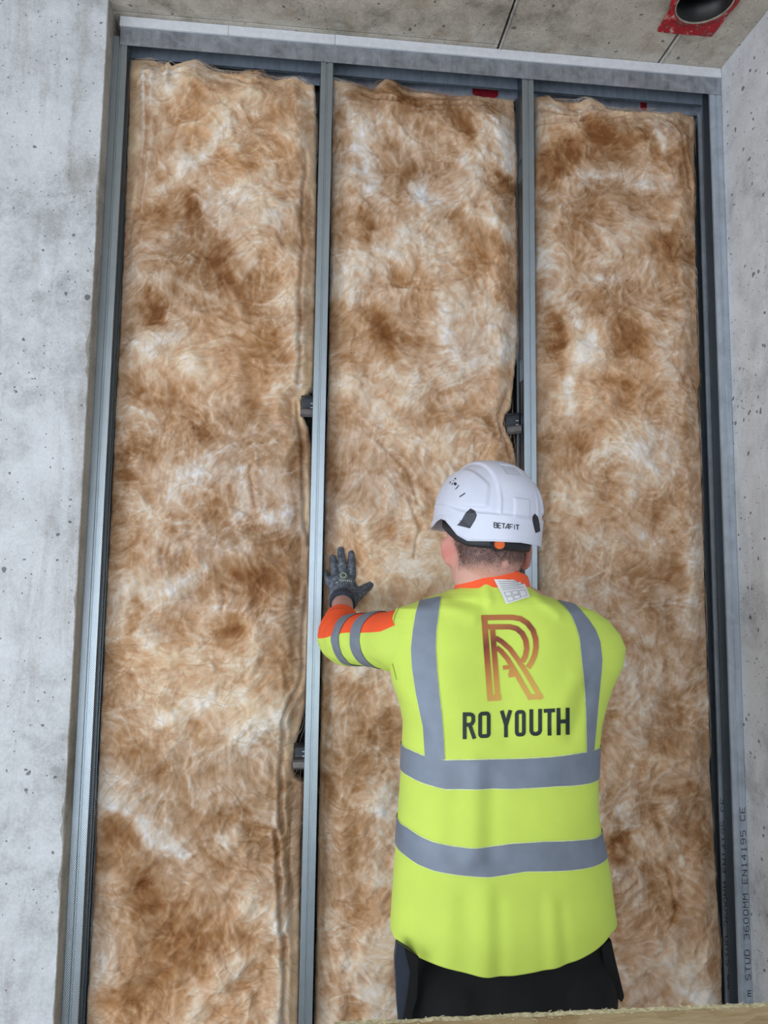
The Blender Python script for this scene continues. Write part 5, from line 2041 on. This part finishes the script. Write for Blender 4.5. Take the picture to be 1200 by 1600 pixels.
# boots
for s in (-1, 1):
    hx = 0.39 + s * 0.125
    bm = bmesh.new()
    chain(bm, [(hx, -0.625, 0.14), (hx, -0.630, 0.06)], [(0.05, 0.05), (0.046, 0.046)], n=24)
    chain(bm, [(hx, -0.645, 0.045), (hx + s * 0.005, -0.56, 0.048), (hx + s * 0.012, -0.46, 0.036)], [(0.042, 0.042), (0.046, 0.046), (0.044, 0.034)], n=24)
    me = fuse(bm, 0.005, 3)
    bt = link('boot', me, M['boot'], person, True)
    bm = bmesh.new()
    pts = [(-0.038, -0.695), (0.038, -0.695), (0.042, -0.56), (0.052, -0.47), (0.035, -0.415), (0.0, -0.405), (-0.035, -0.415), (-0.050, -0.47), (-0.040, -0.56)]
    lo = [bm.verts.new((hx + s * 0.005 + a, b_, 0.001)) for a, b_ in pts]
    hi = [bm.verts.new((hx + s * 0.005 + a, b_, 0.020)) for a, b_ in pts]
    bm.faces.new(lo[::-1])
    bm.faces.new(hi)
    for i in range(len(pts)):
        j = (i + 1) % len(pts)
        bm.faces.new((lo[i], lo[j], hi[j], hi[i]))
    obj_bm('boot_sole', bm, M['helmet_black'], bt)

# --- helmet ------------------------------------------------------------------
hcen = PV(762, 806, -0.553)
HM = (Matrix.Translation(hcen) @ Matrix.Rotation(math.radians(17), 4, 'Z') @ Matrix.Rotation(math.radians(3.0), 4, 'Y') @ Matrix.Rotation(math.radians(6), 4, 'X'))
NA, NB = 288, 150
phi = np.linspace(0, 2 * math.pi, NA, endpoint=False)     # 0 = back (-y), pi/2 = right (+x)


def rim_z(p):
    """height of the rim below the equator for azimuth p from the back"""
    q = np.abs((p + math.pi) % (2 * math.pi) - math.pi)
    return np.interp(q, [0, 0.5, 0.93, 1.13, 1.28, 1.42, 1.55, 1.72, 1.9, 2.3, math.pi], [-0.049, -0.052, -0.056, -0.047, -0.032, -0.020, -0.017, -0.024, -0.034, -0.040, -0.042])


def shell_pt(p, s, off=0.0):
    """s in 0..1 crown to equator, 1..2 equator to rim"""
    a = 0.1010
    b_ = np.where(np.cos(p) > 0, 0.128, 0.132)
    h = 0.111
    th_ = np.clip(s, 0, 1) * math.pi / 2
    rr_ = np.sin(th_) ** 0.94
    zz = h * np.cos(th_) ** 0.96
    low_ = np.clip(s - 1, 0, 1)
    zz = np.where(s > 1, low_ * rim_z(p), zz)
    flare = 1 + 0.0 * low_
    x = a * rr_ * np.sin(p)
    y = -b_ * rr_ * np.cos(p)
    # relief: central raised spine, side panels, brim band
    ax = np.abs(x)
    spine = 0.0040 * smooth01((0.046 - ax) / 0.006) * smooth01((s - 0.02) / 0.1) * smooth01((1.02 - s) / 0.06)
    groove = 0.0
    q = np.abs((p + math.pi) % (2 * math.pi) - math.pi)
    # rear raised keystone in the spine and its shoulders
    key = 0.0030 * smooth01((0.0175 - ax) / 0.002) * smooth01((s - 0.80) / 0.012) * smooth01((1.06 - s) / 0.02) * (q < 1.2)
    recess = -0.0030 * smooth01((0.040 - ax) / 0.002) * smooth01((s - 0.60) / 0.25) * smooth01((1.0 - s) / 0.03) * (q < 1.2)
    # crown recess
    crown = -0.0030 * smooth01((0.019 - ax) / 0.0015) * smooth01((s - 0.28) / 0.015) * smooth01((0.50 - s) / 0.015) * (q < 1.2)
    # side panel edge
    dome = 0.0038 * smooth01((s - 0.40 - 0.34 * (q - 1.5) ** 2) / 0.07) * smooth01((0.97 - s) / 0.06) * smooth01((q - 0.62) / 0.08) * smooth01((2.6 - q) / 0.2)
    band_s = 1.0 + np.where(s > 1, 0, 0)
    zb = 0.0036 * smooth01((s - (0.985 - 0.06 * smooth01((q - 1.0) / 0.6))) / 0.025)
    lip = 0.0015 * smooth01((s - 1.93) / 0.05) + 0.003 * smooth01((s - 1.3) / 0.7) * smooth01((q - 1.0) / 0.6)
    peak = 0.002 * smooth01((s - 1.0) / 0.8) * smooth01((q - 2.0) / 0.6)
    ext = off + spine + key + recess + crown + dome + zb + lip + peak
    nrm = np.stack([np.sin(p) * rr_ / a * 0.11, -np.cos(p) * rr_ / b_ * 0.11, np.where(s > 1, 0, np.clip(zz, 0, 1) / h)], -1)
    nrm /= np.linalg.norm(nrm, axis=-1, keepdims=True) + 1e-9
    return np.stack([x, y, zz + 0 * x], -1) + nrm * (ext[..., None] if np.ndim(ext) else ext)


ss = np.concatenate([np.linspace(0.004, 1.0, 110), np.linspace(1.01, 2.0, NB - 110)])
PP, SS = np.meshgrid(phi, ss)
A3 = np.array(HM)


def tw(P):
    P = P.reshape(-1, 3)
    return P @ A3[:3, :3].T + A3[:3, 3]


out3 = tw(shell_pt(PP, SS))
in3 = tw(shell_pt(PP, SS, -0.0) * np.array([0.965, 0.965, 0.965]))
F = grid_faces(NA, NB, True)
n0 = len(out3)
rim_f = np.stack([(NB - 1) * NA + np.arange(NA), (NB - 1) * NA + (np.arange(NA) + 1) % NA, n0 + (NB - 1) * NA + (np.arange(NA) + 1) % NA, n0 + (NB - 1) * NA + np.arange(NA)], 1)
me = fast_mesh('helmet', np.vstack([out3, in3]), np.vstack([F, F[:, ::-1] + n0, rim_f]))
bm = bmesh.new()
bm.from_mesh(me)
bmesh.ops.contextual_create(bm, geom=[]) if False else None
bm.verts.ensure_lookup_table()
bm.faces.new([bm.verts[i] for i in range(NA)][::-1])
bm.faces.new([bm.verts[n0 + i] for i in range(NA)])
bmesh.ops.recalc_face_normals(bm, faces=bm.faces[:])
bm.to_mesh(me)
bm.free()
helmet = link('helmet', me, M['shell'], person, True)
helmet['label'] = 'white safety helmet with side vents'
sbvh = BVHTree.FromPolygons([Vector(p) for p in out3.tolist()], [tuple(f) for f in F.tolist()])

# dark clips on both rear sides, proud of the shell
def clip_px(poly, name, mat, off, thick, n_=10):
    P = np.array(poly, float)
    c_ = P.mean(0)
    rows = []
    for f in np.linspace(0.02, 1, n_):
        row = []
        for i in range(len(P)):
            for q in range(6):
                e = P[i] * (1 - q / 6) + P[(i + 1) % len(P)] * (q / 6)
                row.append(c_ + (e - c_) * f)
        rows.append(row)
    rb = np.array(rows)
    rb = np.concatenate([rb, rb[:, :1]], 1)
    V, F = [], []
    n1, m1 = rb.shape[:2]
    for i in range(n1):
        for j in range(m1):
            drop = 1.0 if i < n1 - 2 else (0.6 if i == n1 - 2 else 0.0)
            h_ = onto(rb[i, j][0], rb[i, j][1], off + thick * drop, sbvh)
            V.append(h_ if h_ is not None else (V[-1] if V else Vector(hcen)))
    for i in range(n1 - 1):
        for j in range(m1 - 1):
            a = i * m1 + j
            F.append((a, a + 1, a + m1 + 1, a + m1))
    return obj_py(name, V, F, mat, helmet, True)


cz = lambda p: (660 + p[0] / 5.714, 700 + p[1] / 5.714)
clip_px([cz(p) for p in ((310, 690), (350, 645), (385, 580), (430, 538), (470, 560), (487, 600), (470, 645), (425, 718))], 'strap_clip', M['helmet_clip'], 0.0003, 0.002)
clip_px([cz(p) for p in ((980, 640), (985, 605), (1003, 585), (1030, 610), (1045, 680), (1050, 745), (1010, 760), (995, 710))], 'strap_clip', M['helmet_black'], 0.0003, 0.002)
decal('clip_seam', [ribbon([cz((340, 645)), cz((380, 675)), cz((425, 708))], 0.6, 2, 1)], 0.003, M['helmet_black'], helmet, sbvh)
vents = [((333, 437), (383, 403), 1.6), ((296, 370), (328, 332), 1.1), ((262, 330), (272, 312), .9), ((244, 318), (254, 298), 1.2), ((272, 298), (285, 290), .7)]
decal('vent_slot', [ribbon([cz(a), cz(b_)], w, 1, 1) for a, b_, w in vents] +
      [ribbon([cz((286, 312)), cz((302, 330))], 4.0, 1, 2), ribbon([cz((288, 272)), cz((302, 278))], 2.0, 1, 1)], 0.0006, M['helmet_black'], helmet, sbvh)
# helmet lettering BETAFIT
HL = {
    'B': [[(0, 0), (0, 6), (3, 6), (3.6, 5.4), (3.6, 3.8), (3, 3.2), (0, 3.2)], [(3, 3.2), (4, 2.6), (4, .6), (3.4, 0), (0, 0)]],
    'E': [[(4, 6), (0, 6), (0, 0), (4, 0)], [(0, 3), (3.6, 3)]], 'T': [[(-.3, 6), (4.3, 6)], [(2, 6), (2, 0)]],
    'A': [[(-.4, 0), (2.8, 6), (3.8, 6), (3.8, 0)], [(1.6, 1.6), (3.8, 1.6)]], 'F': [[(4, 6), (0, 6), (0, 0)], [(0, 3), (3.4, 3)]], 'I': [[(1, 6), (1, 0)]]}
rbs = []
x_ = 0
for ch, adv in zip('BETAFIT', (5.3, 5.3, 4.9, 5.6, 5.0, 3.0, 4)):
    for pl in HL[ch]:
        rbs.append(ribbon([(772 + (a + x_) * 1.17, 824.2 + (a + x_) * 0.115 - h * 1.25) for a, h in pl], 1.6 if ch in 'BETA' else 1.2, 1.2, 1))
    x_ += adv
decal('helmet_lettering', rbs, 0.0007, M['helmet_ink'], helmet, sbvh)

# headband and ratchet knob below the rim
V = []
rowsb = [(-0.040, 0.094), (-0.048, 0.097), (-0.062, 0.096), (-0.066, 0.093), (-0.066, 0.089), (-0.04, 0.088)]
nbn = 96
for (z_, r_) in rowsb:
    for k in range(nbn):
        a = 2 * math.pi * k / nbn
        q = abs((a + math.pi) % (2 * math.pi) - math.pi)
        dz = 0.030 * float(smooth01(np.array((q - 0.9) / 1.2)))
        V.append(tuple(HM @ Vector((0.90 * r_ * math.sin(a), -1.12 * r_ * math.cos(a), z_ + dz))))
obj_py('headband', V, grid_faces(nbn, len(rowsb), True).tolist(), M['helmet_black'], helmet, True)


def disc(name, c_, nrm, r_, dep, mat, parent):
    bm = bmesh.new()
    bmesh.ops.create_cone(bm, cap_ends=True, segments=36, radius1=r_, radius2=r_ * 0.92, depth=dep,
                          matrix=Matrix.Translation(c_) @ nrm.to_track_quat('Z', 'Y').to_matrix().to_4x4())
    return obj_bm(name, bm, mat, parent)


kb = PV(779.5, 850.5, -0.665)
nrm = Vector((0.12, -1, -0.05)).normalized()
disc('ratchet_housing', kb + Vector((0, 0.006, 0)), nrm, 0.0135, 0.014, M['helmet_black'], helmet)
disc('ratchet_knob', kb + nrm * 0.004, nrm, 0.0096, 0.008, M['knob_orange'], helmet)
